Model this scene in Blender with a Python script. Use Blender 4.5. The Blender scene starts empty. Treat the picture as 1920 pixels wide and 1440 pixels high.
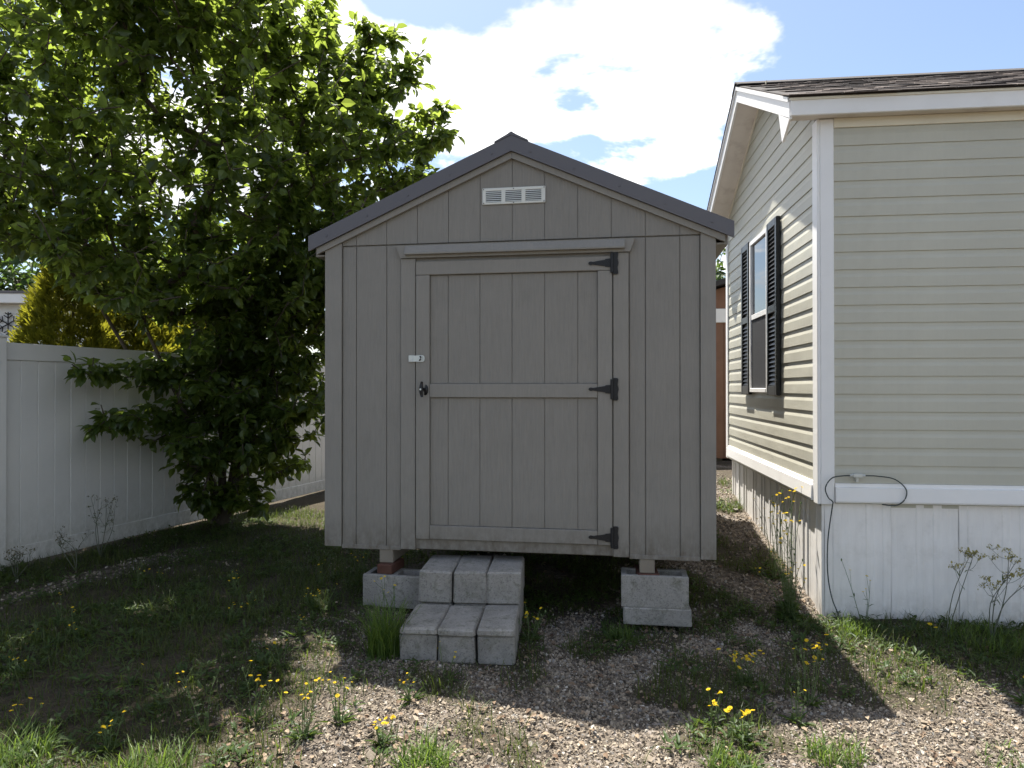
import bpy, math, random
import numpy as np
from mathutils import Vector, Matrix

R = math.radians
rnd = random.Random(7)
rng = np.random.default_rng(11)
scene = bpy.context.scene
COL = scene.collection

# ------------------------------------------------------------------ camera
cd = bpy.data.cameras.new('camera')
cd.sensor_width = 36
cd.lens = 36 * 1300 / 1920
cd.clip_start = 0.05
cd.clip_end = 2000
cam = bpy.data.objects.new('camera', cd)
cam.location = (0, 0, 1.45)
cam.rotation_euler = (R(90.35), 0, 0)
COL.objects.link(cam)
scene.camera = cam

# ------------------------------------------------------------------ sun and sky
LIGHT_DIR = Vector((0.160, -0.425, -1.0)).normalized()
TO_SUN = -LIGHT_DIR
SUN_ELEV = math.asin(TO_SUN.z)
SUN_AZ = math.atan2(TO_SUN.x, TO_SUN.y)          # clockwise from +Y
sd = bpy.data.lights.new('sun', 'SUN')
sd.energy = 5.0
sd.angle = R(0.55)
sd.color = (1.0, 0.95, 0.87)
sun = bpy.data.objects.new('sun', sd)
sun.rotation_euler = LIGHT_DIR.to_track_quat('-Z', 'Y').to_euler()
sun.location = (-3, 8, 20)
COL.objects.link(sun)

world = bpy.data.worlds.new('World')
scene.world = world
world.use_nodes = True
wt = world.node_tree
wt.nodes.clear()


def N(t, kind, **kw):
    n = t.nodes.new(kind)
    for k, v in kw.items():
        if k.startswith('_'):
            setattr(n, k[1:], v)
        else:
            n.inputs[k.replace('__', ' ')].default_value = v
    return n


def math_node(t, op, a, b=None, clamp=False):
    n = t.nodes.new('ShaderNodeMath')
    n.operation = op
    n.use_clamp = clamp
    for i, v in enumerate((a, b)):
        if v is None:
            continue
        if isinstance(v, (int, float)):
            n.inputs[i].default_value = v
        else:
            t.links.new(v, n.inputs[i])
    return n.outputs[0]


def px_dir(px, py):
    v = Vector(((px - 960) / 1300, 1.0, (728 - py) / 1300))
    return v.normalized()


out = wt.nodes.new('ShaderNodeOutputWorld')
bg = wt.nodes.new('ShaderNodeBackground')
bg.inputs['Strength'].default_value = 0.072
sky = wt.nodes.new('ShaderNodeTexSky')
sky.sky_type = 'NISHITA'
sky.sun_disc = False
sky.sun_elevation = SUN_ELEV
sky.sun_rotation = SUN_AZ
sky.air_density = 1.0
sky.dust_density = 1.3
sky.ozone_density = 1.2
tc = wt.nodes.new('ShaderNodeTexCoord')
sep = wt.nodes.new('ShaderNodeSeparateXYZ')
wt.links.new(tc.outputs['Generated'], sep.inputs[0])
zz = math_node(wt, 'ADD', math_node(wt, 'MAXIMUM', sep.outputs['Z'], 0.0), 0.22)
cx = math_node(wt, 'DIVIDE', sep.outputs['X'], zz)
cy = math_node(wt, 'DIVIDE', sep.outputs['Y'], zz)
comb = wt.nodes.new('ShaderNodeCombineXYZ')
wt.links.new(cx, comb.inputs[0])
wt.links.new(cy, comb.inputs[1])
comb.inputs[2].default_value = 3.7
nz = N(wt, 'ShaderNodeTexNoise', Scale=2.3, Detail=6.5, Roughness=0.60, Distortion=0.15)
wt.links.new(comb.outputs[0], nz.inputs['Vector'])
nz2 = N(wt, 'ShaderNodeTexNoise', Scale=2.6, Detail=2.0, Roughness=0.55)
wt.links.new(comb.outputs[0], nz2.inputs['Vector'])
field = math_node(wt, 'ADD', math_node(wt, 'MULTIPLY', math_node(wt, 'SUBTRACT', nz.outputs['Fac'], 0.5), 1.7), 0.5)
# single clouds and clear gaps of this sky, each a soft lump round a compass direction
CLOUDS = [((1130, 70), (0.20, 0.08), 0.15), ((1395, 110), (0.12, 0.085), 0.30), ((880, 135), (0.10, 0.06), 0.12),
          ((1250, 225), (0.09, 0.045), 0.14), ((640, 30), (0.14, 0.08), 0.10), ((1235, 318), (0.15, 0.028), 0.20),
          ((960, 238), (0.08, 0.02), 0.16), ((430, 230), (0.30, 0.16), 0.06), ((800, 320), (0.07, 0.04), 0.10),
          ((1780, 60), (0.28, 0.16), -0.45), ((1095, 205), (0.05, 0.018), -0.12), ((865, 212), (0.06, 0.022), -0.24),
          ((1320, 388), (0.09, 0.035), -0.34), ((820, 12), (0.10, 0.03), -0.32), ((1070, 285), (0.07, 0.03), -0.16), ((890, 310), (0.10, 0.03), -0.24)]
for (px, py), (ra, rz), w in CLOUDS:
    d = px_dir(px, py)
    sub = wt.nodes.new('ShaderNodeVectorMath')
    sub.operation = 'SUBTRACT'
    wt.links.new(tc.outputs['Generated'], sub.inputs[0])
    sub.inputs[1].default_value = d
    mul = wt.nodes.new('ShaderNodeVectorMath')
    mul.operation = 'MULTIPLY'
    wt.links.new(sub.outputs[0], mul.inputs[0])
    mul.inputs[1].default_value = (1 / ra, 1 / ra, 1 / rz)
    ln = wt.nodes.new('ShaderNodeVectorMath')
    ln.operation = 'LENGTH'
    wt.links.new(mul.outputs[0], ln.inputs[0])
    mr = wt.nodes.new('ShaderNodeMapRange')
    mr.interpolation_type = 'SMOOTHSTEP'
    mr.inputs['From Min'].default_value = 0.3
    mr.inputs['From Max'].default_value = 1.5
    mr.inputs['To Min'].default_value = w
    mr.inputs['To Max'].default_value = 0.0
    wt.links.new(ln.outputs['Value'], mr.inputs['Value'])
    field = math_node(wt, 'ADD', field, mr.outputs[0])
cov = wt.nodes.new('ShaderNodeMapRange')
cov.interpolation_type = 'SMOOTHSTEP'
cov.inputs['From Min'].default_value = 0.50
cov.inputs['From Max'].default_value = 0.66
wt.links.new(field, cov.inputs['Value'])
thick = wt.nodes.new('ShaderNodeMapRange')
thick.inputs['From Min'].default_value = 0.46
thick.inputs['From Max'].default_value = 0.74
wt.links.new(nz2.outputs['Fac'], thick.inputs['Value'])
ccol = wt.nodes.new('ShaderNodeMixRGB')
ccol.inputs[1].default_value = (8.6, 8.6, 8.6, 1)
ccol.inputs[2].default_value = (3.4, 3.55, 3.85, 1)
wt.links.new(thick.outputs[0], ccol.inputs[0])
mixs = wt.nodes.new('ShaderNodeMixRGB')
wt.links.new(cov.outputs[0], mixs.inputs[0])
wt.links.new(sky.outputs[0], mixs.inputs[1])
wt.links.new(ccol.outputs[0], mixs.inputs[2])
wt.links.new(mixs.outputs[0], bg.inputs['Color'])
wt.links.new(bg.outputs[0], out.inputs['Surface'])

# ------------------------------------------------------------------ exposure
vs = scene.view_settings
vs.view_transform = 'Standard'
vs.look = 'None'
vs.exposure = 1.5
vs.gamma = 1.0
vs.use_curve_mapping = False
scene.cycles.max_bounces = 5
scene.cycles.diffuse_bounces = 3
scene.cycles.glossy_bounces = 2
scene.cycles.transmission_bounces = 3
scene.cycles.transparent_max_bounces = 8
scene.cycles.use_denoising = True
scene.cycles.use_adaptive_sampling = True
scene.cycles.adaptive_threshold = 0.02
scene.cycles.sample_clamp_indirect = 6.0


# ================================================================== helpers
def noise2(x, y, scale=1.0, seed=0):
    """smooth value noise in 0..1"""
    x = np.asarray(x, float) * scale + 37.3 * seed
    y = np.asarray(y, float) * scale - 11.7 * seed
    xi, yi = np.floor(x), np.floor(y)
    fx, fy = x - xi, y - yi
    fx, fy = fx * fx * (3 - 2 * fx), fy * fy * (3 - 2 * fy)

    def h(a, b):
        s = np.sin(a * 127.1 + b * 311.7 + seed * 17.3) * 43758.5453
        return s - np.floor(s)
    return (h(xi, yi) * (1 - fx) * (1 - fy) + h(xi + 1, yi) * fx * (1 - fy)
            + h(xi, yi + 1) * (1 - fx) * fy + h(xi + 1, yi + 1) * fx * fy)


def sstep(a, b, v):
    t = np.clip((np.asarray(v, float) - a) / (b - a), 0, 1)
    return t * t * (3 - 2 * t)


FENCE_O = np.array([-4.04, 5.5])
FENCE_D = np.array([0.314, 0.949])
FENCE_D = FENCE_D / np.linalg.norm(FENCE_D)
FENCE_N = np.array([FENCE_D[1], -FENCE_D[0]])     # towards the yard


def fence_dist(x, y):
    return (np.asarray(x) - FENCE_O[0]) * FENCE_N[0] + (np.asarray(y) - FENCE_O[1]) * FENCE_N[1]


def ground_z(x, y):
    x = np.asarray(x, float)
    y = np.asarray(y, float)
    z = 0.13 * np.clip(y - 4.4, 0, 2.7) * sstep(0.5, 1.5, x)
    z = z + 0.08 * np.exp(-((x + 0.95) ** 2 + (y - 4.75) ** 2) / 0.3)
    z = z - 0.035 * sstep(2.2, 3.2, x) * (1 - sstep(4.4, 6, y))
    near = 1 - sstep(9, 14, np.abs(x) + np.abs(y - 4) * 0.8)
    return z + near * (0.035 * (noise2(x, y, 1.6, 1) - 0.5) + 0.018 * (noise2(x, y, 6, 2) - 0.5))


def veg(x, y):
    """how much of the ground is grass and weeds (0 gravel .. 1 turf)"""
    x = np.asarray(x, float)
    y = np.asarray(y, float)
    wob = 0.35 * (noise2(x, y, 2.2, 3) - 0.5) + 0.2 * (noise2(x, y, 6.0, 4) - 0.5)
    left = sstep(-0.52, -1.0, x + wob)
    fd = fence_dist(x, y)
    strip = 0.6 * sstep(0.66, 0.76, fd + 0.5 * wob) * (1 - sstep(0.90, 1.02, fd + 0.5 * wob)) * (1 - sstep(5.9, 6.6, y))
    left = left * (1 - 0.92 * strip)
    left = left * (0.82 + 0.18 * sstep(0.25, 0.55, noise2(x, y, 1.3, 5) * 0.6 + noise2(x, y, 3.7, 6) * 0.4))
    right = sstep(2.0, 2.25, x + 0.4 * wob) * sstep(3.35, 3.62, y - 0.15 * (x - 2.2) + wob * 0.5) * (1 - sstep(4.4, 4.6, y))
    shade_weeds = 0.16 * sstep(3.0, 3.35, y) + 0.04 * sstep(2.0, 2.6, x)  # more weeds and dark soil inside the shed's shadow, also to deepen it
    patches = 0.85 * sstep(0.52, 0.70, shade_weeds + noise2(x, y, 2.0, 8) * 0.55 + noise2(x, y, 5.0, 9) * 0.45) * sstep(-1.2, -0.3, x)
    return np.clip(np.maximum(np.maximum(left, right), patches), 0, 1)


class MB:
    def __init__(self):
        self.v, self.f = [], []

    def add(self, vs_, fs):
        o = len(self.v)
        self.v += [tuple(p) for p in vs_]
        self.f += [tuple(o + i for i in f) for f in fs]
        return self

    def box(self, x0, x1, y0, y1, z0, z1):
        return self.add([(x0, y0, z0), (x1, y0, z0), (x1, y1, z0), (x0, y1, z0),
                         (x0, y0, z1), (x1, y0, z1), (x1, y1, z1), (x0, y1, z1)],
                        [(0, 3, 2, 1), (4, 5, 6, 7), (0, 1, 5, 4), (1, 2, 6, 5), (2, 3, 7, 6), (3, 0, 4, 7)])

    def cbox(self, x0, x1, y0, y1, z0, z1, c=0.003):
        c = min(c, (x1 - x0) * .45, (y1 - y0) * .45, (z1 - z0) * .45)
        lo, hi = (x0, y0, z0), (x1, y1, z1)
        vs_, idx = [], {}
        for sx in (0, 1):
            for sy in (0, 1):
                for sz in (0, 1):
                    s = (sx, sy, sz)
                    for ax in range(3):          # vertex on the face normal to ax
                        p = []
                        for k in range(3):
                            e = hi[k] if s[k] else lo[k]
                            p.append(e if k == ax else (e - c if s[k] else e + c))
                        idx[(s, ax)] = len(vs_)
                        vs_.append(tuple(p))
        fs = []
        ctr = Vector(((x0 + x1) / 2, (y0 + y1) / 2, (z0 + z1) / 2))

        def face(ids):
            pts = [Vector(vs_[i]) for i in ids]
            n = (pts[1] - pts[0]).cross(pts[2] - pts[0])
            m = sum(pts, Vector()) / len(pts) - ctr
            fs.append(tuple(ids) if n.dot(m) > 0 else tuple(reversed(ids)))
        for ax in range(3):
            a, b = [k for k in range(3) if k != ax]
            for s_ in (0, 1):
                ids = []
                for sa, sb in ((0, 0), (1, 0), (1, 1), (0, 1)):
                    s = [0, 0, 0]
                    s[ax], s[a], s[b] = s_, sa, sb
                    ids.append(idx[(tuple(s), ax)])
                face(ids)
            for sa in (0, 1):
                for sb in (0, 1):
                    s0, s1 = [0, 0, 0], [0, 0, 0]
                    s0[a] = s1[a] = sa
                    s0[b] = s1[b] = sb
                    s1[ax] = 1
                    face([idx[(tuple(s0), a)], idx[(tuple(s1), a)], idx[(tuple(s1), b)], idx[(tuple(s0), b)]])
        for sx in (0, 1):
            for sy in (0, 1):
                for sz in (0, 1):
                    face([idx[((sx, sy, sz), k)] for k in range(3)])
        return self.add(vs_, fs)

    def prism(self, poly, a0, a1, axis='y'):
        """poly: list of 2-D points in the two other axes; extruded along axis"""
        n = len(poly)

        def P(p, a):
            return {'x': (a, p[0], p[1]), 'y': (p[0], a, p[1]), 'z': (p[0], p[1], a)}[axis]
        area = sum(poly[i][0] * poly[(i + 1) % n][1] - poly[(i + 1) % n][0] * poly[i][1] for i in range(n))
        flip = (area > 0) == (axis == 'y')
        vs_ = [P(p, a0) for p in poly] + [P(p, a1) for p in poly]
        fs = [tuple(range(n - 1, -1, -1)), tuple(range(n, 2 * n))]
        fs += [(i, (i + 1) % n, n + (i + 1) % n, n + i) for i in range(n)]
        if flip:
            fs = [tuple(reversed(f)) for f in fs]
        return self.add(vs_, fs)

    def tube(self, path, rad, n=6, cap=True):
        path = [Vector(p) for p in path]
        if isinstance(rad, (int, float)):
            rad = [rad] * len(path)
        rings = []
        up = Vector((0.31, 0.17, 0.93)).normalized()
        vs_ = []
        for i, p in enumerate(path):
            t = (path[min(i + 1, len(path) - 1)] - path[max(i - 1, 0)])
            t = t.normalized() if t.length > 1e-9 else Vector((0, 0, 1))
            if abs(t.dot(up)) > 0.95:
                up2 = Vector((1, 0, 0))
            else:
                up2 = up
            a = t.cross(up2).normalized()
            b = t.cross(a).normalized()
            for k in range(n):
                q = 2 * math.pi * k / n
                vs_.append(p + (a * math.cos(q) + b * math.sin(q)) * rad[i])
        fs = []
        for i in range(len(path) - 1):
            for k in range(n):
                fs.append((i * n + k, i * n + (k + 1) % n, (i + 1) * n + (k + 1) % n, (i + 1) * n + k))
        if cap:
            fs.append(tuple(range(n)))
            fs.append(tuple(range((len(path) - 1) * n + n - 1, (len(path) - 1) * n - 1, -1)))
        return self.add(vs_, fs)

    def mesh(self, name, mat, smooth=False):
        me = bpy.data.meshes.new(name)
        me.from_pydata(self.v, [], self.f)
        if mat is not None:
            me.materials.append(mat)
        if smooth:
            me.polygons.foreach_set('use_smooth', [True] * len(me.polygons))
        me.update()
        return me

    def build(self, name, mat, parent=None, smooth=False):
        return link(name, self.mesh(name, mat, smooth), parent)


def link(name, me, parent=None, loc=None, rot=None):
    o = bpy.data.objects.new(name, me)
    COL.objects.link(o)
    if parent is not None:
        o.parent = parent
    if loc is not None:
        o.location = loc
    if rot is not None:
        o.rotation_euler = rot
    return o


def empty(name, loc=(0, 0, 0), rz=0.0):
    o = bpy.data.objects.new(name, None)
    o.empty_display_size = 0.1
    COL.objects.link(o)
    o.location = loc
    o.rotation_euler = (0, 0, rz)
    return o


def tag(o, label=None, cat=None, group=None, kind=None):
    if label:
        o['label'] = label
    if cat:
        o['category'] = cat
    if group:
        o['group'] = group
    if kind:
        o['kind'] = kind
    return o


def np_mesh(name, V, F, mat, smooth=False):
    """V (n,3), F (m,k) uniform polygons"""
    me = bpy.data.meshes.new(name)
    V = np.ascontiguousarray(V, dtype=np.float32)
    F = np.ascontiguousarray(F, dtype=np.int32)
    m, k = F.shape
    me.vertices.add(len(V))
    me.vertices.foreach_set('co', V.ravel())
    me.loops.add(m * k)
    me.loops.foreach_set('vertex_index', F.ravel())
    me.polygons.add(m)
    me.polygons.foreach_set('loop_start', np.arange(0, m * k, k, dtype=np.int32))
    me.polygons.foreach_set('use_smooth', np.full(m, smooth, dtype=bool))
    me.update(calc_edges=True)
    me.validate()
    if mat is not None:
        me.materials.append(mat)
    return me


def scatter(tv, tf, pos, rot, scl):
    """copies of template (tv, tf) at pos with 3x3 rot and scale (n,) or (n,3) -> V, F"""
    tv = np.asarray(tv, float)
    tf = np.asarray(tf, int)
    n = len(pos)
    scl = np.asarray(scl, float)
    if scl.ndim == 1:
        scl = np.repeat(scl[:, None], 3, 1)
    V = np.einsum('nij,nkj->nki', rot, tv[None] * scl[:, None, :]) + pos[:, None, :]
    F = tf[None] + (np.arange(n) * len(tv))[:, None, None]
    return V.reshape(-1, 3), F.reshape(-1, tf.shape[1])


def frames(fwd, roll_up=None):
    """rotation matrices whose local +Y is fwd and +Z near up (n,3)"""
    fwd = fwd / (np.linalg.norm(fwd, axis=1, keepdims=True) + 1e-9)
    up = np.tile(np.array([[0, 0, 1.0]]), (len(fwd), 1)) if roll_up is None else roll_up
    x = np.cross(fwd, up)
    x /= (np.linalg.norm(x, axis=1, keepdims=True) + 1e-9)
    z = np.cross(x, fwd)
    return np.stack([x, fwd, z], axis=2)


# ================================================================== materials
def base_mat(name, rough=0.6, spec=0.4):
    m = bpy.data.materials.new(name)
    m.use_nodes = True
    t = m.node_tree
    b = t.nodes['Principled BSDF']
    b.inputs['Roughness'].default_value = rough
    b.inputs['Specular IOR Level'].default_value = spec
    return m, t, b


def ramp(t, fac, stops):
    r = t.nodes.new('ShaderNodeValToRGB')
    e = r.color_ramp.elements
    e[0].position, e[0].color = stops[0][0], (*stops[0][1], 1)
    e[1].position, e[1].color = stops[-1][0], (*stops[-1][1], 1)
    for p, c in stops[1:-1]:
        x = e.new(p)
        x.color = (*c, 1)
    t.links.new(fac, r.inputs[0])
    return r.outputs[0]


def coords(t, scale=(1, 1, 1), kind='Object'):
    tcn = t.nodes.new('ShaderNodeTexCoord')
    mp = t.nodes.new('ShaderNodeMapping')
    mp.inputs['Scale'].default_value = scale
    t.links.new(tcn.outputs[kind], mp.inputs[0])
    return mp.outputs[0]


def noise_out(t, vec, scale, detail=5.0, rough=0.55, dist=0.0):
    n = N(t, 'ShaderNodeTexNoise', Scale=scale, Detail=detail, Roughness=rough, Distortion=dist)
    t.links.new(vec, n.inputs['Vector'])
    return n.outputs['Fac']


def bump(t, b, height, strength=0.3, dist=0.01):
    n = t.nodes.new('ShaderNodeBump')
    n.inputs['Strength'].default_value = strength
    n.inputs['Distance'].default_value = dist
    t.links.new(height, n.inputs['Height'])
    t.links.new(n.outputs[0], b.inputs['Normal'])


def vmul(c, k):
    return tuple(min(1.0, x * k) for x in c)


def painted(name, col, rough=0.55, var=0.12, grain=(30, 30, 2.5), bstr=0.25, dirt=0.0, dirtcol=(0.12, 0.1, 0.08), spec=0.35, bdist=0.004, streak=0.0, wave=0.0):
    m, t, b = base_mat(name, rough, spec)
    w = coords(t, (1, 1, 1))
    big = noise_out(t, w, 2.3, 6.0, 0.6)
    c = ramp(t, big, [(0.3, vmul(col, 1 - var)), (0.7, vmul(col, 1 + var))])
    if dirt:
        fine = noise_out(t, w, 5.5, 9.0, 0.68)
        f2 = math_node(t, 'MULTIPLY', math_node(t, 'GREATER_THAN', fine, 2.0), 0.0)
        mr = t.nodes.new('ShaderNodeMapRange')
        mr.inputs['From Min'].default_value = 0.52
        mr.inputs['From Max'].default_value = 0.78
        mr.inputs['To Max'].default_value = dirt
        t.links.new(fine, mr.inputs['Value'])
        mx = t.nodes.new('ShaderNodeMixRGB')
        t.links.new(mr.outputs[0], mx.inputs[0])
        t.links.new(c, mx.inputs[1])
        mx.inputs[2].default_value = (*dirtcol, 1)
        c = mx.outputs[0]
    t.links.new(c, b.inputs['Base Color'])
    g = noise_out(t, coords(t, grain), 4.0, 6.0, 0.65)
    if streak:
        gm = ramp(t, g, [(0.28, (1 - streak,) * 3), (0.72, (1 + streak,) * 3)])
        ml = t.nodes.new('ShaderNodeMixRGB')
        ml.blend_type = 'MULTIPLY'
        ml.inputs[0].default_value = 1.0
        t.links.new(c, ml.inputs[1])
        t.links.new(gm, ml.inputs[2])
        t.links.new(ml.outputs[0], b.inputs['Base Color'])
    if wave:
        g = math_node(t, 'ADD', math_node(t, 'MULTIPLY', g, 0.25), math_node(t, 'MULTIPLY', noise_out(t, coords(t, (1, 1, 3)), 1.8, 2.0, 0.5), wave))
    bump(t, b, g, bstr, bdist)
    rr = t.nodes.new('ShaderNodeMapRange')
    rr.inputs['To Min'].default_value = max(0.05, rough - 0.1)
    rr.inputs['To Max'].default_value = min(1, rough + 0.12)
    t.links.new(big, rr.inputs['Value'])
    t.links.new(rr.outputs[0], b.inputs['Roughness'])
    return m


def leaf_mat(name, dark, light, trans, tmix=0.45, rough=0.45, spec=0.35):
    m, t, b = base_mat(name, rough, spec)
    geo = t.nodes.new('ShaderNodeNewGeometry')
    rp = geo.outputs['Random Per Island']
    c = ramp(t, rp, [(0.0, dark), (0.6, tuple((a + b_) / 2 for a, b_ in zip(dark, light))), (1.0, light)])
    t.links.new(c, b.inputs['Base Color'])
    tr = t.nodes.new('ShaderNodeBsdfTranslucent')
    c2 = ramp(t, rp, [(0.0, vmul(trans, 0.7)), (1.0, vmul(trans, 1.25))])
    t.links.new(c2, tr.inputs['Color'])
    mx = t.nodes.new('ShaderNodeMixShader')
    mx.inputs[0].default_value = tmix
    t.links.new(b.outputs[0], mx.inputs[1])
    t.links.new(tr.outputs[0], mx.inputs[2])
    t.links.new(mx.outputs[0], t.nodes['Material Output'].inputs['Surface'])
    return m


def concrete(name, col, seed=0):
    m, t, b = base_mat(name, 0.92, 0.2)
    oi = t.nodes.new('ShaderNodeObjectInfo')
    w0 = coords(t)
    addv = t.nodes.new('ShaderNodeVectorMath')
    addv.operation = 'ADD'
    t.links.new(w0, addv.inputs[0])
    sc = t.nodes.new('ShaderNodeVectorMath')
    sc.operation = 'SCALE'
    sc.inputs[0].default_value = (13, 7, 5)
    t.links.new(oi.outputs['Random'], sc.inputs['Scale'])
    t.links.new(sc.outputs[0], addv.inputs[1])
    w = addv.outputs[0]
    big = noise_out(t, w, 7.0, 8.0, 0.65)
    c = ramp(t, big, [(0.3, vmul(col, 0.66)), (0.52, col), (0.72, vmul(col, 1.2))])
    st = noise_out(t, w, 14.0, 6.0, 0.7, 0.4)
    mr = t.nodes.new('ShaderNodeMapRange')
    mr.inputs['From Min'].default_value = 0.50
    mr.inputs['From Max'].default_value = 0.68
    mr.inputs['To Max'].default_value = 0.75
    t.links.new(st, mr.inputs['Value'])
    mx = t.nodes.new('ShaderNodeMixRGB')
    t.links.new(mr.outputs[0], mx.inputs[0])
    t.links.new(c, mx.inputs[1])
    mx.inputs[2].default_value = (col[0] * 0.42, col[1] * 0.44, col[2] * 0.36, 1)
    pores = noise_out(t, w, 110.0, 3.0, 0.6)
    pr = ramp(t, pores, [(0.34, (0.55, 0.55, 0.55)), (0.46, (1, 1, 1))])
    mm = t.nodes.new('ShaderNodeMixRGB')
    mm.blend_type = 'MULTIPLY'
    mm.inputs[0].default_value = 0.8
    t.links.new(mx.outputs[0], mm.inputs[1])
    t.links.new(pr, mm.inputs[2])
    t.links.new(mm.outputs[0], b.inputs['Base Color'])
    bump(t, b, noise_out(t, w, 70.0, 6.0, 0.7), 0.55, 0.006)
    return m


def random_object_mat(name, stops, rough=0.85, nscale=40.0, bstr=0.5):
    """each object gets its own tone"""
    m, t, b = base_mat(name, rough, 0.25)
    oi = t.nodes.new('ShaderNodeObjectInfo')
    c = ramp(t, oi.outputs['Random'], stops)
    g = noise_out(t, coords(t), nscale, 5.0, 0.7)
    gr = ramp(t, g, [(0.3, (0.6, 0.6, 0.6)), (0.7, (1.25, 1.22, 1.2))])
    mm = t.nodes.new('ShaderNodeMixRGB')
    mm.blend_type = 'MULTIPLY'
    mm.inputs[0].default_value = 1.0
    t.links.new(c, mm.inputs[1])
    t.links.new(gr, mm.inputs[2])
    t.links.new(mm.outputs[0], b.inputs['Base Color'])
    bump(t, b, g, bstr, 0.003)
    return m


def island_mat(name, stops, rough=0.9, spec=0.25, nscale=60.0):
    m, t, b = base_mat(name, rough, spec)
    geo = t.nodes.new('ShaderNodeNewGeometry')
    c = ramp(t, geo.outputs['Random Per Island'], stops)
    g = noise_out(t, coords(t), nscale, 3.0, 0.6)
    gr = ramp(t, g, [(0.3, (0.75, 0.75, 0.75)), (0.7, (1.15, 1.15, 1.15))])
    mm = t.nodes.new('ShaderNodeMixRGB')
    mm.blend_type = 'MULTIPLY'
    mm.inputs[0].default_value = 1.0
    t.links.new(c, mm.inputs[1])
    t.links.new(gr, mm.inputs[2])
    t.links.new(mm.outputs[0], b.inputs['Base Color'])
    return m


M = {}
def add_splash(m, col, h, amount):
    t = m.node_tree
    b = t.nodes['Principled BSDF']
    src = b.inputs['Base Color'].links[0].from_socket
    tcn = t.nodes.new('ShaderNodeTexCoord')
    sp = t.nodes.new('ShaderNodeSeparateXYZ')
    t.links.new(tcn.outputs['Object'], sp.inputs[0])
    mr = t.nodes.new('ShaderNodeMapRange')
    mr.inputs['From Min'].default_value = h
    mr.inputs['From Max'].default_value = 0.0
    t.links.new(sp.outputs['Z'], mr.inputs['Value'])
    nz_ = noise_out(t, coords(t, (1, 1, 0.6)), 22.0, 7.0, 0.7)
    f_ = math_node(t, 'MULTIPLY', math_node(t, 'POWER', mr.outputs[0], 2.0), math_node(t, 'MULTIPLY', math_node(t, 'SUBTRACT', nz_, 0.35, True), amount * 4), True)
    mx = t.nodes.new('ShaderNodeMixRGB')
    t.links.new(f_, mx.inputs[0])
    t.links.new(src, mx.inputs[1])
    mx.inputs[2].default_value = (*col, 1)
    t.links.new(mx.outputs[0], b.inputs['Base Color'])


SHED = (0.226, 0.210, 0.184)
M['shed'] = painted('shed_paint', SHED, 0.6, 0.05, (26, 26, 1.6), 0.8, 0.22, (0.13, 0.12, 0.10), streak=0.085)
M['shedtrim'] = painted('shed_trim_paint', vmul(SHED, 1.04), 0.55, 0.05, (26, 26, 2.0), 0.5, 0.18, (0.13, 0.12, 0.10), streak=0.06)
add_splash(M['shed'], (0.12, 0.10, 0.075), 0.32, 0.8)
add_splash(M['shedtrim'], (0.12, 0.10, 0.075), 0.32, 0.8)
M['shedroof'] = painted('roof_metal', (0.098, 0.092, 0.1), 0.42, 0.06, (3, 3, 3), 0.04, 0.12, (0.16, 0.15, 0.14), spec=0.5)
M['blackiron'] = painted('black_iron', (0.012, 0.012, 0.013), 0.45, 0.1, (30, 30, 30), 0.15)
M['zinc'] = painted('zinc_plate', (0.56, 0.58, 0.56), 0.35, 0.06, (20, 20, 20), 0.08)
M['zinc'].node_tree.nodes['Principled BSDF'].inputs['Metallic'].default_value = 0.4
M['ventwhite'] = painted('vent_enamel', (0.66, 0.66, 0.61), 0.4, 0.05, (8, 8, 8), 0.05, 0.25, (0.4, 0.38, 0.33))
M['darkvoid'] = painted('painted_darkness', (0.02, 0.02, 0.02), 0.9)  # near-black colour stands in for the darkness inside vent and window
M['timber'] = painted('weathered_timber', (0.22, 0.19, 0.15), 0.8, 0.2, (30, 4, 30), 0.5, 0.3)
M['redwood'] = painted('red_brown_shim', (0.085, 0.036, 0.024), 0.85, 0.25, (20, 6, 20), 0.5, 0.3)
M['underfloor'] = painted('floor_joist_wood', (0.10, 0.08, 0.06), 0.9, 0.2, (20, 3, 20), 0.4)
M['concrete'] = concrete('concrete_block', (0.295, 0.277, 0.25))
M['siding'] = painted('vinyl_siding', (0.475, 0.462, 0.385), 0.45, 0.05, (9, 9, 1.2), 0.35, 0.14, (0.36, 0.33, 0.25), streak=0.02, wave=1.0, bdist=0.012)
M['vinyl'] = painted('white_vinyl_trim', (0.80, 0.79, 0.77), 0.4, 0.03, (4, 4, 14), 0.04, 0.12, (0.55, 0.5, 0.42))
M['soffit'] = painted('soffit_panel', (0.70, 0.65, 0.58), 0.6, 0.06, (5, 5, 5), 0.06, 0.5, (0.36, 0.29, 0.25))
M['frieze'] = painted('cream_frieze', (0.74, 0.69, 0.56), 0.5, 0.04, (4, 4, 4), 0.05, 0.2, (0.5, 0.43, 0.33))
M['skirt'] = painted('skirting_vinyl', (0.79, 0.765, 0.73), 0.45, 0.06, (7, 7, 0.8), 0.3, 0.4, (0.46, 0.43, 0.37), streak=0.05, wave=0.8, bdist=0.01)
add_splash(M['skirt'], (0.30, 0.26, 0.20), 0.36, 0.6)
M['shutter'] = painted('black_shutter', (0.012, 0.013, 0.014), 0.35, 0.1, (12, 12, 12), 0.06)
M['shingle'] = random_object_mat('asphalt_shingle', [(0, (0.030, 0.026, 0.026)), (0.45, (0.065, 0.055, 0.052)), (0.8, (0.12, 0.10, 0.09)), (1, (0.18, 0.155, 0.14))], 0.95, 90.0, 0.6)
M['roofdeck'] = painted('asphalt_roof', (0.05, 0.045, 0.043), 0.95, 0.3, (40, 40, 40), 0.5)
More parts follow.
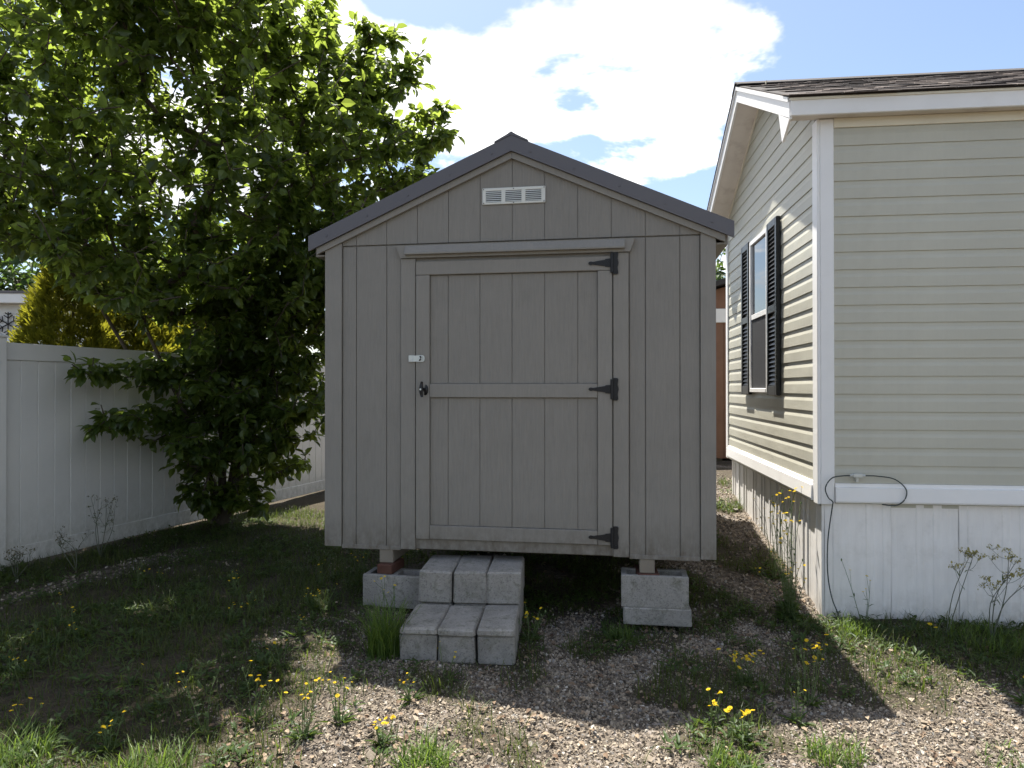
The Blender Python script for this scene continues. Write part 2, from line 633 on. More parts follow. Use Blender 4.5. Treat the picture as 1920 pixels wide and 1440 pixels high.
M['fence'] = painted('fence_vinyl', (0.62, 0.605, 0.565), 0.45, 0.03, (2, 2, 6), 0.03, 0.12, (0.42, 0.40, 0.36))
add_splash(M['fence'], (0.24, 0.23, 0.17), 0.75, 0.6)
M['cable'] = painted('cable_jacket', (0.05, 0.062, 0.058), 0.5)
M['bark'] = painted('tree_bark', (0.085, 0.068, 0.05), 0.9, 0.3, (14, 14, 4), 0.8, 0.4, (0.03, 0.03, 0.02), bdist=0.012)
M['leaf'] = leaf_mat('tree_leaf', (0.028, 0.054, 0.014), (0.085, 0.125, 0.028), (0.29, 0.375, 0.055), 0.53, 0.38, 0.5)
M['leaf_far'] = leaf_mat('far_leaf', (0.03, 0.06, 0.018), (0.07, 0.11, 0.03), (0.12, 0.2, 0.03), 0.3)
M['arbor'] = leaf_mat('arborvitae_spray', (0.06, 0.08, 0.010), (0.19, 0.18, 0.018), (0.33, 0.32, 0.025), 0.38, 0.6, 0.2)
M['grass'] = leaf_mat('grass_blade', (0.020, 0.040, 0.008), (0.075, 0.09, 0.024), (0.14, 0.20, 0.025), 0.35, 0.5, 0.3)
M['tuft'] = leaf_mat('tuft_blade', (0.05, 0.10, 0.016), (0.12, 0.17, 0.04), (0.2, 0.3, 0.04), 0.38, 0.5, 0.3)
M['weed'] = leaf_mat('weed_leaf', (0.025, 0.052, 0.012), (0.06, 0.10, 0.024), (0.15, 0.22, 0.03), 0.35, 0.5, 0.3)
M['drygrass'] = leaf_mat('dry_weed', (0.10, 0.09, 0.05), (0.2, 0.18, 0.10), (0.2, 0.18, 0.08), 0.3, 0.7, 0.2)
M['stem'] = painted('weed_stem', (0.10, 0.14, 0.05), 0.7, 0.25)
M['greystem'] = painted('grey_green_stem', (0.12, 0.13, 0.09), 0.75, 0.25)
M['petal'] = leaf_mat('yellow_petal', (0.72, 0.50, 0.02), (0.8, 0.62, 0.04), (0.8, 0.58, 0.02), 0.35, 0.6, 0.2)
M['umbel'] = leaf_mat('pale_flower_head', (0.28, 0.26, 0.09), (0.4, 0.36, 0.12), (0.35, 0.3, 0.08), 0.3, 0.7, 0.2)
M['stone'] = island_mat('gravel_stone', [(0, (0.08, 0.065, 0.05)), (0.3, (0.20, 0.165, 0.125)), (0.6, (0.33, 0.28, 0.215)), (0.8, (0.27, 0.222, 0.165)), (0.92, (0.21, 0.20, 0.185)), (1, (0.56, 0.51, 0.43))])
M['litter'] = island_mat('leaf_litter', [(0, (0.09, 0.055, 0.035)), (0.5, (0.19, 0.135, 0.09)), (1, (0.30, 0.235, 0.165))], 0.85)
M['whitesiding'] = painted('neighbour_white_siding', (0.70, 0.71, 0.72), 0.5, 0.03, (3, 3, 20), 0.05)
M['brownwall'] = painted('brown_cladding', (0.20, 0.105, 0.065), 0.75, 0.2, (20, 20, 3), 0.4, 0.3)
M['greyshingle'] = painted('grey_shingles', (0.16, 0.15, 0.15), 0.9, 0.3, (30, 30, 30), 0.5)

# window glass: dark room behind reflective panes
m, t, b = base_mat('window_glass', 0.03, 0.9)
b.inputs['Base Color'].default_value = (0.015, 0.018, 0.02, 1)
b.inputs['IOR'].default_value = 1.9
bump(t, b, noise_out(t, coords(t), 1.6, 2.0), 0.05, 0.02)
M['glass'] = m
m, t, b = base_mat('insect_screen', 0.75, 0.2)
b.inputs['Base Color'].default_value = (0.045, 0.046, 0.05, 1)
bump(t, b, noise_out(t, coords(t), 300.0, 2.0), 0.2, 0.001)
M['screen'] = m

# ground: soil and crushed stone, with turf soil where the attribute 'veg' is high
m, t, b = base_mat('ground_soil', 0.95, 0.15)
w = coords(t)
at = t.nodes.new('ShaderNodeAttribute')
at.attribute_name = 'veg'
g1 = noise_out(t, w, 9.0, 8.0, 0.7)
vor = N(t, 'ShaderNodeTexVoronoi', Scale=48.0)
t.links.new(w, vor.inputs['Vector'])
sepc = t.nodes.new('ShaderNodeSeparateColor')
t.links.new(vor.outputs['Color'], sepc.inputs[0])
pebble = ramp(t, sepc.outputs[0], [(0, (0.06, 0.05, 0.04)), (0.5, (0.13, 0.11, 0.09)), (0.85, (0.18, 0.15, 0.12)), (1, (0.24, 0.21, 0.19))])
soil = ramp(t, g1, [(0.3, (0.03, 0.024, 0.018)), (0.55, (0.055, 0.045, 0.03)), (0.75, (0.06, 0.065, 0.028))])
mx = t.nodes.new('ShaderNodeMixRGB')
vsum = math_node(t, 'ADD', at.outputs['Fac'], math_node(t, 'MULTIPLY', math_node(t, 'SUBTRACT', g1, 0.5), 0.9), True)
t.links.new(vsum, mx.inputs[0])
t.links.new(pebble, mx.inputs[1])
t.links.new(soil, mx.inputs[2])
t.links.new(mx.outputs[0], b.inputs['Base Color'])
hb = math_node(t, 'ADD', math_node(t, 'MULTIPLY', vor.outputs['Distance'], -1.0), g1)
bump(t, b, hb, 0.8, 0.015)
M['ground'] = m

# ================================================================== ground
gx = np.concatenate([[-400, -150, -60, -30, -18, -12, -9], np.arange(-7.2, 7.21, 0.06), [9, 12, 18, 30, 60, 150, 400]])
gy = np.concatenate([[-400, -150, -60, -25, -10, -4, -1], np.arange(0.5, 12.01, 0.06), [14, 18, 25, 40, 80, 160, 400]])
X, Y = np.meshgrid(gx, gy)
Z = ground_z(X, Y)
V = np.stack([X.ravel(), Y.ravel(), Z.ravel()], 1)
nx, ny = len(gx), len(gy)
ii = (np.arange(ny - 1)[:, None] * nx + np.arange(nx - 1)[None]).ravel()
F = np.stack([ii, ii + 1, ii + nx + 1, ii + nx], 1)
me = np_mesh('ground', V, F, M['ground'], True)
att = me.attributes.new('veg', 'FLOAT', 'POINT')
inside = (np.abs(X) < 8) & (Y > 0) & (Y < 13)
att.data.foreach_set('value', np.where(inside, veg(X, Y), 0.85).ravel().astype(np.float32))
tag(link('ground', me), 'gravelly weedy ground around the grey shed', None, None, 'structure')
GZ = lambda x, y: float(ground_z(x, y))

# ================================================================== shed
SHED_RZ = R(-8.9)
SHED_O = (0.0015, 4.308, 0.436)
shed = tag(empty('shed', SHED_O, SHED_RZ), 'grey wooden garden shed with plank door and metal gable roof', 'shed')
HW, LEN = 1.22, 3.05
SL = 0.438
roof_top = lambda u: 2.575 - SL * abs(u)
SEAM = 1.930
GAP = 0.003
PITCH = 0.2033


def plank(x0, x1, z0, z1, y0, y1, name, parent, topfun=None, mat='shed'):
    """vertical board; with topfun its top follows the roof slope"""
    mb = MB()
    if topfun is None:
        mb.cbox(x0, x1, y0, y1, z0, z1, 0.003)
    else:
        a, b_ = topfun(x0), topfun(x1)
        poly = [(x0, z0), (x1, z0), (x1, b_)]
        if x0 < 0 < x1:
            poly.append((0, topfun(0)))
        poly.append((x0, a))
        mb.prism(poly, y0, y1, 'y')
    return mb.build(name, M[mat], parent)


# walls: backing sheet with the grooved boards on it
fw = MB()
under = lambda u: roof_top(u) - 0.10
fw.prism([(-HW + .01, 0.0), (HW - .01, 0.0), (HW - .01, under(HW)), (0, under(0)), (-HW + .01, under(HW))], 0.012, 0.05, 'y')
front_wall = fw.build('front_wall', M['shed'], shed)
edges = [-1.11] + [k * PITCH for k in range(-5, 6)] + [1.134]
for a, c in zip(edges[:-1], edges[1:]):
    # below the seam, beside the door
    for lo, hi in ((a, min(c, -0.716)), (max(a, 0.716), c)):
        if hi - lo > 0.02:
            plank(lo + GAP / 2, hi - GAP / 2, 0.0, SEAM - 0.004, 0.0, 0.0125, 'siding_plank', front_wall)
    plank(a + GAP / 2, c - GAP / 2, SEAM + 0.004, 2, -0.002, 0.0125, 'siding_plank', front_wall,
          lambda u: roof_top(u) - 0.118)
plank(-0.716, 0.716, 1.80, SEAM - 0.004, 0.0005, 0.0125, 'siding_plank', front_wall)
for sx in (-1, 1):
    sw = MB().box(min(sx * (HW - .04), sx * (HW - .012)), max(sx * (HW - .04), sx * (HW - .012)), 0.052, LEN, 0.0, under(HW) + 0.03).build('side_wall', M['shed'], shed)
    y = 0.06
    while y < LEN - 0.02:
        y1 = min(y + PITCH, LEN)
        MB().cbox(min(sx * (HW - .012), sx * HW), max(sx * (HW - .012), sx * HW), y + GAP / 2, y1 - GAP / 2, 0.0, under(HW) + 0.02, 0.003).build('siding_plank', M['shed'], sw)
        y = y1
bw = MB()
bw.prism([(-HW + .02, 0.0), (HW - .02, 0.0), (HW - .02, under(HW)), (0, under(0)), (-HW + .02, under(HW))], LEN - 0.04, LEN + 0.002, 'y')
bw.build('back_wall', M['shed'], shed)
for u0, u1 in ((-HW - .004, -1.112), (1.136, HW + .004)):
    mb = MB()
    s = -1 if u0 < 0 else 1
    mb.prism([(u0, -0.002), (u1, -0.002), (u1, roof_top(u1) - 0.12), (u0, roof_top(u0) - 0.12)], -0.013, 0.011, 'y')
    mb.build('corner_board', M['shedtrim'], shed)
MB().box(-HW + .03, HW - .03, 0.03, LEN - .03, -0.012, 0.04).build('floor', M['underfloor'], shed)
MB().cbox(-0.716, 0.716, 0.003, 0.05, -0.004, 0.062, 0.003).build('threshold', M['shedtrim'], shed)
mb = MB()
mb.cbox(-1.11, -0.717, -0.006, 0.02, -0.016, 0.010, 0.002).build('sill_strip', M['shedtrim'], shed)
MB().cbox(0.717, 1.134, -0.006, 0.02, -0.016, 0.010, 0.002).build('sill_strip', M['shedtrim'], shed)

# door casing and flared header
MB().cbox(-0.714, -0.618, -0.017, 0.0115, -0.006, 1.836, 0.003).build('door_casing', M['shedtrim'], shed)
MB().cbox(0.621, 0.714, -0.017, 0.0115, -0.006, 1.836, 0.003).build('door_casing', M['shedtrim'], shed)
mb = MB()
mb.prism([(-0.712, 1.838), (0.722, 1.838), (0.752, 1.918), (-0.745, 1.918)], -0.030, 0.0115, 'y')
hd = mb.build('door_header', M['shedtrim'], shed)
mb = MB()
mb.prism([(-0.0305, 1.856), (-0.058, 1.856), (-0.058, 1.866), (-0.0305, 1.914)], -0.680, 0.690, 'x')
mb.build('drip_ledge', M['shedtrim'], hd)

# door
D0, D1, DZ0, DZ1 = -0.612, 0.615, 0.064, 1.814
door = MB().box(D0 + .002, D1 - .002, -0.002, 0.030, DZ0, DZ1).build('door', M['shed'], shed)
dedges = [-0.524] + [k * PITCH for k in range(-2, 3)] + [0.528]
for z0, z1 in ((0.152, 0.955), (1.043, 1.727)):
    for a, c in zip(dedges[:-1], dedges[1:]):
        MB().cbox(a + GAP / 2, c - GAP / 2, -0.008, -0.001, z0, z1, 0.002).build('door_plank', M['shed'], door)
for a, c, z0, z1 in ((D0, -0.524, DZ0, 1.727), (0.528, D1, DZ0, 1.727)):
    MB().cbox(a, c, -0.026, -0.0015, z0, z1, 0.003).build('door_stile', M['shedtrim'], door)
MB().cbox(D0, D1, -0.027, -0.0015, 1.7285, DZ1, 0.003).build('door_rail', M['shedtrim'], door)
MB().cbox(-0.5225, 0.5265, -0.026, -0.0015, 0.956, 1.042, 0.003).build('door_rail', M['shedtrim'], door)
MB().cbox(-0.5225, 0.5265, -0.0265, -0.0015, DZ0 + .002, 0.151, 0.003).build('door_rail', M['shedtrim'], door)
HINGE = [(0.622, -0.068), (0.622, 0.068), (0.646, 0.068), (0.652, 0.060), (0.648, 0.028), (0.654, 0.0), (0.648, -0.028), (0.652, -0.060), (0.646, -0.068)]
STRAP = [(0.606, -0.026), (0.575, -0.024), (0.572, -0.019), (0.53, -0.013), (0.50, -0.008), (0.487, -0.011), (0.476, -0.007), (0.472, 0.0),
         (0.476, 0.007), (0.487, 0.011), (0.50, 0.008), (0.53, 0.013), (0.572, 0.019), (0.575, 0.024), (0.606, 0.026)]
for hz in (1.772, 1.008, 0.112):
    mb = MB()
    mb.prism([(a, hz + c) for a, c in HINGE], -0.0275, -0.0172, 'y')
    mb.prism([(a, hz + c) for a, c in STRAP], -0.034, -0.0275, 'y')
    mb.tube([(0.614, -0.034, hz - 0.06), (0.614, -0.034, hz + 0.06)], 0.0095, 10)
    for a, c in ((0.638, 0.05), (0.638, -0.05), (0.55, 0.0), (0.505, 0.0), (0.59, 0.013), (0.59, -0.013)):
        y0 = -0.0275 if a > 0.61 else -0.034
        mb.tube([(a, y0, hz + c), (a, y0 - 0.004, hz + c)], 0.006, 8)
    mb.build('hinge', M['blackiron'], door)
# handle: turning T knob, half-round escutcheon and bright lock cylinder
mb = MB()
mb.prism([(-0.556, 0.962 + .034)] + [(-0.556 + 0.026 * math.cos(q), 1.004 + 0.036 * math.sin(q)) for q in [R(70 - 14 * k) for k in range(11)]] + [(-0.556, 0.972)], -0.031, -0.0265, 'y')
mb.tube([(-0.562, -0.027, 1.007), (-0.562, -0.060, 1.007)], 0.011, 10)
mb.tube([(-0.561, -0.064, 1.055), (-0.564, -0.066, 1.035), (-0.566, -0.068, 1.007), (-0.564, -0.066, 0.979), (-0.561, -0.064, 0.959)], [0.007, 0.010, 0.014, 0.010, 0.007], 10)
hdl = mb.build('handle', M['blackiron'], door, True)
mb = MB()
mb.tube([(-0.566, -0.080, 1.007), (-0.566, -0.084, 1.007)], 0.006, 10)
mb.build('lock_cylinder', M['zinc'], door)
# hasp
mb = MB()
mb.cbox(-0.660, -0.628, -0.0265, -0.0172, 1.180, 1.222, 0.0015)
mb.tube([(-0.628, -0.027, 1.180), (-0.628, -0.027, 1.222)], 0.004, 8)
mb.prism([(-0.626, 1.182), (-0.566, 1.180), (-0.556, 1.186), (-0.553, 1.201), (-0.556, 1.216), (-0.566, 1.222), (-0.626, 1.220)], -0.0325, -0.0285, 'y')
hasp = mb.build('hasp', M['zinc'], shed)
mb = MB()
mb.tube([(-0.583, -0.0330, 1.214), (-0.577, -0.047, 1.214), (-0.573, -0.050, 1.206), (-0.575, -0.050, 1.196), (-0.583, -0.047, 1.190), (-0.584, -0.0330, 1.190)], 0.0038, 8)
mb.build('staple', M['blackiron'], hasp, True)
for z in (1.187, 1.215):
    MB().tube([(-0.653, -0.0262, z), (-0.653, -0.0285, z)], 0.0045, 8).build('screw', M['zinc'], hasp)

# gable vent (sits very slightly askew, as mounted)
vent = MB()
VX0, VX1, VZ0, VZ1 = -0.187, 0.208, 2.160, 2.262
vent.box(VX0 + .004, VX1 - .004, -0.0075, -0.003, VZ0 + .004, VZ1 - .004)
vent_o = vent.build('vent', M['darkvoid'], shed)
mb = MB()
mb.cbox(VX0, VX1, -0.0125, -0.004, VZ1 - 0.018, VZ1, 0.002)
mb.cbox(VX0, VX1, -0.0125, -0.004, VZ0, VZ0 + 0.014, 0.002)
cells = [(VX0 + 0.022, VX0 + 0.120), (VX0 + 0.146, VX0 + 0.246), (VX0 + 0.272, VX1 - 0.025)]
bars = [(VX0, cells[0][0]), (cells[0][1], cells[1][0]), (cells[1][1], cells[2][0]), (cells[2][1], VX1)]
for a, c in bars:
    mb.cbox(a, c, -0.0122, -0.004, VZ0 + 0.013, VZ1 - 0.017, 0.001)
mb.build('vent_frame', M['ventwhite'], vent_o)
lz0, lz1 = VZ0 + 0.014, VZ1 - 0.018
for a, c in cells:
    for k in range(6):
        z = lz0 + (lz1 - lz0) * (k + 0.42) / 6
        mb = MB()
        mb.prism([(-0.0150, z - 0.0045), (-0.0135, z - 0.0045), (-0.0055, z + 0.0035), (-0.0085, z + 0.0035)], a - .002, c + .002, 'x')
        mb.build('louver', M['ventwhite'], vent_o)
for a, c in ((VX0 + .008, VZ0 + .008), (VX1 - .008, VZ0 + .008), (VX0 + .008, VZ1 - .008), (VX1 - .008, VZ1 - .008), (0.01, VZ0 + .007), (0.01, VZ1 - .008)):
    MB().tube([(a, -0.0126, c), (a, -0.0145, c)], 0.0038, 8).build('screw', M['greyshingle'], vent_o)

# roof
rb = MB()
UT = 1.325
rb.prism([(-UT + .03, roof_top(UT - .03) - 0.10), (0, roof_top(0) - 0.10), (UT - .03, roof_top(UT - .03) - 0.10), (UT - .03, roof_top(UT - .03) - 0.03), (0, roof_top(0) - 0.03), (-UT + .03, roof_top(UT - .03) - 0.03)], 0.004, LEN + 0.03, 'y')
roof = rb.build('roof', M['timber'], shed)
for s in (-1, 1):
    prof = lambda d0, d1: [(0, roof_top(0) - d0), (s * UT, roof_top(UT) - d0), (s * UT, roof_top(UT) - d1), (0, roof_top(0) - d1)]
    MB().prism(prof(0.014, 0.028), -0.030, LEN + 0.05, 'y').build('roof_panel', M['shedroof'], roof)
    y = 0.2
    while y < LEN:
        MB().prism([(s * 0.05, roof_top(.05) + .004), (s * UT, roof_top(UT) + .004), (s * UT, roof_top(UT) - 0.015), (s * .05, roof_top(.05) - .015)], y, y + 0.04, 'y').build('roof_rib', M['shedroof'], roof)
        y += 0.229
    # folded metal rake trim, face to the front
    mb = MB()
    mb.prism(prof(0.0, 0.096), -0.046, -0.031, 'y')
    mb.prism(prof(0.0, 0.0135), -0.0305, 0.06, 'y')
    rt = mb.build('rake_trim', M['shedroof'], roof)
    for k in range(5):
        u = s * (0.12 + k * 0.27)
        MB().tube([(u, -0.0462, roof_top(u) - 0.055), (u, -0.050, roof_top(u) - 0.055)], 0.006, 8).build('screw', M['shedroof'], roof)
    UB = UT - 0.05
    mb = MB().prism([(s * .0005, roof_top(0) - 0.097), (s * UB, roof_top(UB) - 0.097), (s * UB, roof_top(UB) - 0.137), (s * .0005, roof_top(0) - 0.137)], -0.027, -0.0025, 'y')
    mb.build('rake_board', M['shedtrim'], shed)
    mb = MB().prism([(s * (UT - .055), roof_top(UT) - 0.125), (s * (UT - .03), roof_top(UT) - 0.125), (s * (UT - .03), roof_top(UT) - 0.03), (s * (UT - .055), roof_top(UT) - 0.03)], 0.005, LEN, 'y')
    mb.build('eave_board', M['shedtrim'], shed)
    mb = MB().prism([(s * HW, roof_top(UT) - 0.125), (s * (UT - .056), roof_top(UT) - 0.125), (s * (UT - .056), roof_top(UT) - 0.115), (s * HW, roof_top(UT) - 0.115)], 0.0, LEN, 'y')
    mb.build('eave_soffit', M['shedtrim'], shed)
W_ = 0.105
mb = MB().prism([(-W_, roof_top(W_) + .001), (-W_, roof_top(W_) + .010), (-0.03, roof_top(.03) + .016), (0, roof_top(0) + 0.022), (.03, roof_top(.03) + .016), (W_, roof_top(W_) + .010), (W_, roof_top(W_) + .001), (0, roof_top(0) + .001)], -0.050, LEN + 0.06, 'y')
mb.build('ridge_cap', M['shedroof'], roof)

# runners
for u in (-0.815, 0.822):
    MB().cbox(u - 0.045, u + 0.045, 0.0, LEN, -0.1, -0.0125, 0.004).build('runner', M['timber'], shed)
for y in np.arange(0.25, LEN, 0.4):
    MB().box(-HW + .04, HW - .04, float(y), float(y) + 0.04, -0.012 - 0.07, -0.0122).build('floor_joist', M['underfloor'], shed) if False else None


def shed_pt(u, v, z=0.0):
    c, s = math.cos(SHED_RZ), math.sin(SHED_RZ)
    return (SHED_O[0] + c * u - s * v, SHED_O[1] + s * u + c * v, z)


# ================================================================== concrete blocks
def hollow_block(name, w, d, h):
    mb = MB()
    t_ = 0.034
    c = 0.004
    mb.cbox(-w / 2, w / 2, -d / 2, -d / 2 + t_, 0, h, c)
    mb.cbox(-w / 2, w / 2, d / 2 - t_, d / 2, 0, h, c)
    for x in (-w / 2, -t_ / 2, w / 2 - t_):
        mb.box(x + .0015, x + t_ - .0015, -d / 2 + t_ - .003, d / 2 - t_ + .003, .002, h - .003)
    return mb.mesh(name, M['concrete'])


def solid_block(name, w, d, h, c=0.007, seed=0):
    """slightly irregular cast block: subdivided box with worn edges"""
    r = random.Random(seed)
    mb = MB().cbox(-w / 2, w / 2, -d / 2, d / 2, 0, h, c)
    mb.v = [(x + r.uniform(-.004, .004), y + r.uniform(-.004, .004), z + r.uniform(-.003, .002)) for x, y, z in mb.v]
    return mb.mesh(name, M['concrete'])


def put(name, me, loc, rz, label, cat, group=None):
    return tag(link(name, me, None, loc, (0, 0, rz)), label, cat, group)


hb = hollow_block('concrete_block', 0.395, 0.19, 0.19)
sb = solid_block('concrete_slab', 0.395, 0.20, 0.10, 0.006, 3)
G1 = 'concrete blocks holding up the shed'
p = shed_pt(0.865, 0.055)
zr_ = 0.335 - 0.29
put('concrete_slab', sb, (p[0] + .012, p[1] - .005, zr_ - 0.005), SHED_RZ + R(1.5), 'flat concrete slab on the gravel under the hollow block near the alley', 'block', G1)
put('concrete_block', hb, (p[0], p[1], zr_ + 0.0955), SHED_RZ, 'hollow concrete block under the shed corner nearest the house', 'block', G1)
p = shed_pt(-0.745, 0.02)
put('concrete_block', hollow_block('concrete_block', 0.395, 0.19, 0.20), (p[0], p[1], 0.075), SHED_RZ + R(-3), 'hollow concrete block half hidden behind the steps and grass', 'block', G1)
p = shed_pt(0.822, 0.10)
bm = MB().cbox(-0.065, 0.065, -0.12, 0.12, 0, 0.049, 0.004)
put('wood_shim', bm.mesh('wood_shim', M['redwood']), (p[0], p[1], 0.2865), SHED_RZ + R(4), 'red brown wood shim on the hollow block near the alley', 'shim', 'wood shims under the shed runners')
p = shed_pt(-0.80, 0.05)
bm = MB().cbox(-0.05, 0.05, -0.10, 0.10, 0, 0.058, 0.004)
put('wood_shim', bm.mesh('wood_shim', M['redwood']), (p[0], p[1], 0.2765), SHED_RZ + R(-6), 'red brown wood shim on the block beside the steps', 'shim', 'wood shims under the shed runners')

# steps: three columns, lower course with caps in front, two courses behind
STEP_RZ = R(-4.5)
SO = np.array([-0.292, 3.66])
cs, sn = math.cos(STEP_RZ), math.sin(STEP_RZ)


def step_pt(u, v):
    return (SO[0] + cs * u - sn * v, SO[1] + sn * u + cs * v)


G2 = 'concrete blocks stacked as steps'
WORD = ['left', 'middle', 'right']
for k, u in enumerate((-0.203, 0.0, 0.204)):
    jr = random.Random(40 + k)
    j = jr.uniform(-.007, .007)
    a = STEP_RZ + R([-1.0, 0.2, 0.9][k])
    x, y = step_pt(u + j, 0.205)
    h = [0.148, 0.145, 0.150][k]
    zb = -0.005
    put('step_block', solid_block('step_block', 0.197, 0.40, h, 0.009, 50 + k), (x, y, zb), a, WORD[k] + ' concrete block of the lower step standing on the gravel', 'block', G2)
    x, y = step_pt(u + j * 0.6, 0.198)
    put('concrete_slab', solid_block('concrete_slab', 0.200, 0.41, 0.042, 0.010, 60 + k), (x, y, zb + h + .001), a + R(jr.uniform(-.8, .8)), WORD[k] + ' flat concrete cap on top of the lower step', 'block', G2)
    a2 = STEP_RZ + R([-0.6, 0.2, 0.5][k])
    x, y = step_pt(u * 0.985 + .012, 0.625)
    put('step_block', solid_block('step_block', 0.186, 0.39, 0.185, 0.006, 70 + k), (x, y, -0.003), a2, ['left base block beneath the upper concrete step, behind the grass tuft', 'middle base block beneath the upper concrete step, hidden between its neighbours', 'right base block beneath the upper concrete step, its side face showing'][k], 'block', G2)
    x, y = step_pt(u * 0.985 + .012 + jr.uniform(-.004, .004), 0.612)
    put('step_block', solid_block('step_block', 0.198, 0.40, 0.192, 0.011, 80 + k), (x, y, 0.1835), a2 + R(jr.uniform(-1, 1)), WORD[k] + ' concrete block of the upper step below the shed door', 'block', G2)

# ================================================================== mobile home
HOME_RZ = R(-6.6)
HOME_O = (1.953, 4.4, 0.0)
home = tag(empty('house', HOME_O, HOME_RZ), 'beige vinyl sided house with white trim, black shutters and shingle roof', 'house')
HL, GWD = 6.0, 3.0
TRIM0, SID0, SID1 = 0.731, 0.852, 3.098
HSL = 0.474
ptop = lambda y: 3.275 + HSL * (min(y, GWD - y) + 0.12)   # roof surface over the gable

mb = MB()
mb.prism([(0.012, 0.70), (GWD - .012, 0.70), (GWD - .012, 3.15), (GWD / 2, ptop(GWD / 2) - 0.12), (0.012, 3.15)], 0.012, HL - .02, 'x')
core = mb.build('wall', M['siding'], home)
NC = 20
CH = (SID1 - SID0) / NC
# Dutch-lap profile: distance proud of the wall at heights through one course
PROF = [(0.0, 0.000), (0.011, 0.000), (0.0115, 0.010), (0.0105, 0.58), (0.0060, 0.76), (0.0047, 1.0), (0.0, 1.0)]
fwall = MB().box(0.09, HL, 0.004, 0.0118, SID0 - .02, SID1 + .01).build('front_wall', M['siding'], home)
fp = [(-d, h * CH) for d, h in PROF]
meF = MB().prism(fp, 0.086, HL, 'x').mesh('siding_board', M['siding'])
for k in range(NC):
    o = link('siding_board', meF, fwall, (0, 0.004, SID0 + k * CH))
gwall = MB().prism([(0.09, SID0 - .02), (GWD - .09, SID0 - .02), (GWD - .09, 3.15), (GWD / 2, ptop(GWD / 2) - .11), (0.09, 3.15)], 0.004, 0.0118, 'x').build('gable_wall', M['siding'], home)
gap_top = lambda z: (z - (3.275 - 0.13)) / HSL - 0.12      # y where the soffit meets height z
k = 0
while True:
    z0 = SID0 + k * CH
    ymin0 = max(0.086, gap_top(z0))
    if ymin0 > GWD / 2 - 0.05:
        break
    vs_, fs = [], []
    segs = [(None, None)]
    if 1.45 < z0 + CH and z0 < 2.72:
        segs = [(None, 1.19), (1.81, None)]
    for a, c in segs:
        mb = MB()
        va = []
        for d, h in PROF:
            z = z0 + h * CH
            y0 = max(0.086, gap_top(z))
            y1 = GWD - y0
            ya = y0 if a is None else a
            yb = y1 if c is None else c
            va.append((0.004 - d, min(ya, yb), z))
            va.append((0.004 - d, max(ya, yb), z))
        n = len(PROF)
        fs = [(2 * i, 2 * i + 1, 2 * ((i + 1) % n) + 1, 2 * ((i + 1) % n)) for i in range(n)]
        fs += [tuple(2 * i for i in range(n - 1, -1, -1)), tuple(2 * i + 1 for i in range(n))]
        mb.add(va, fs)
        mb.build('siding_board', M['siding'], gwall)
    k += 1

# white corner posts
for y0, y1 in ((-0.014, 0.085), (GWD - 0.085, GWD + 0.014)):
    MB().cbox(-0.018, 0.0, y0, y1, 0.715, 3.159, 0.004).build('corner_post', M['vinyl'], home)
MB().cbox(0.0005, 0.085, -0.0142, 0.0035, 0.715, 3.156, 0.004).build('corner_post', M['vinyl'], home)
# belt trim under the siding
mb = MB()
mb.prism([(0.0, TRIM0), (-0.030, TRIM0), (-0.034, TRIM0 + .01), (-0.030, 0.825), (-0.018, 0.829), (-0.016, 0.851), (0.0, 0.851)], 0.0865, HL, 'x')
mb.build('belt_trim', M['vinyl'], home)
mb = MB()
mb.prism([(0.0, TRIM0 - .004), (-0.026, TRIM0 - .004), (-0.030, TRIM0 + .01), (-0.026, 0.825), (-0.017, 0.829), (-0.015, 0.851), (0.0, 0.851)], 0.0865, GWD - 0.086, 'y')
mb.build('belt_trim', M['vinyl'], home)

# skirting panels, ribbed
def skirt_panel(length, seed, dp=0.0038, bw=0.010):
    r = random.Random(seed)
    pts = []
    x = 0.0
    step = 0.0
    while x < length - 0.001:
        pts += [(x, 0.0), (x + 0.045, 0.0), (x + 0.053, dp), (x + 0.088, dp)] if int(x * 10 + seed) % 3 else [(x, 0.0015), (x + 0.03, 0.0015), (x + 0.036, 0.0), (x + 0.09, 0.0)]
        x += 0.1
    pts = [p_ for p_ in pts if p_[0] < length - .002] + [(length - .002, 0.0)]
    H_ = 0.78
    nz_ = 5
    vs_, fs = [], []
    for i in range(nz_):
        h = H_ * i / (nz_ - 1)
        bow = bw * math.sin(math.pi * i / (nz_ - 1)) * r.uniform(-0.4, 1.0)
        for px, d in pts:
            vs_.append((px, -d - bow, h))
    n = len(pts)
    for i in range(nz_ - 1):
        for q in range(n - 1):
            fs.append((i * n + q, i * n + q + 1, (i + 1) * n + q + 1, (i + 1) * n + q))
    mb_ = MB()
    mb_.add(vs_, fs)
    # back face for thickness
    mb_.add([(0, 0.006, 0), (length - .002, 0.006, 0), (length - .002, 0.006, H_), (0, 0.006, H_)], [(3, 2, 1, 0)])
    return mb_.mesh('skirting_panel', M['skirt'])


sk = [skirt_panel(0.4, 5), skirt_panel(0.4, 6), skirt_panel(0.4, 8)]
sk2 = [skirt_panel(0.4, 15, 0.009, 0.002), skirt_panel(0.4, 16, 0.009, 0.002), skirt_panel(0.4, 18, 0.009, 0.002)]
for k in range(14):
    link('skirting_panel', sk[k % 3], home, (0.03 + k * 0.4, 0.012 + (0.0015 if k % 2 else 0), -0.06 - 0.0))
for k in range(7):
    link('skirting_panel', sk2[(k + 1) % 3], home, (0.022 + (0.0015 if k % 2 else 0), GWD - 0.1 - k * 0.4, -0.055 if k > 3 else 0.0), (0, 0, R(-90)))
MB().cbox(0.012, 0.03, 0.010, 0.1, -0.06, 0.73, 0.003).build('skirting_corner', M['skirt'], home)

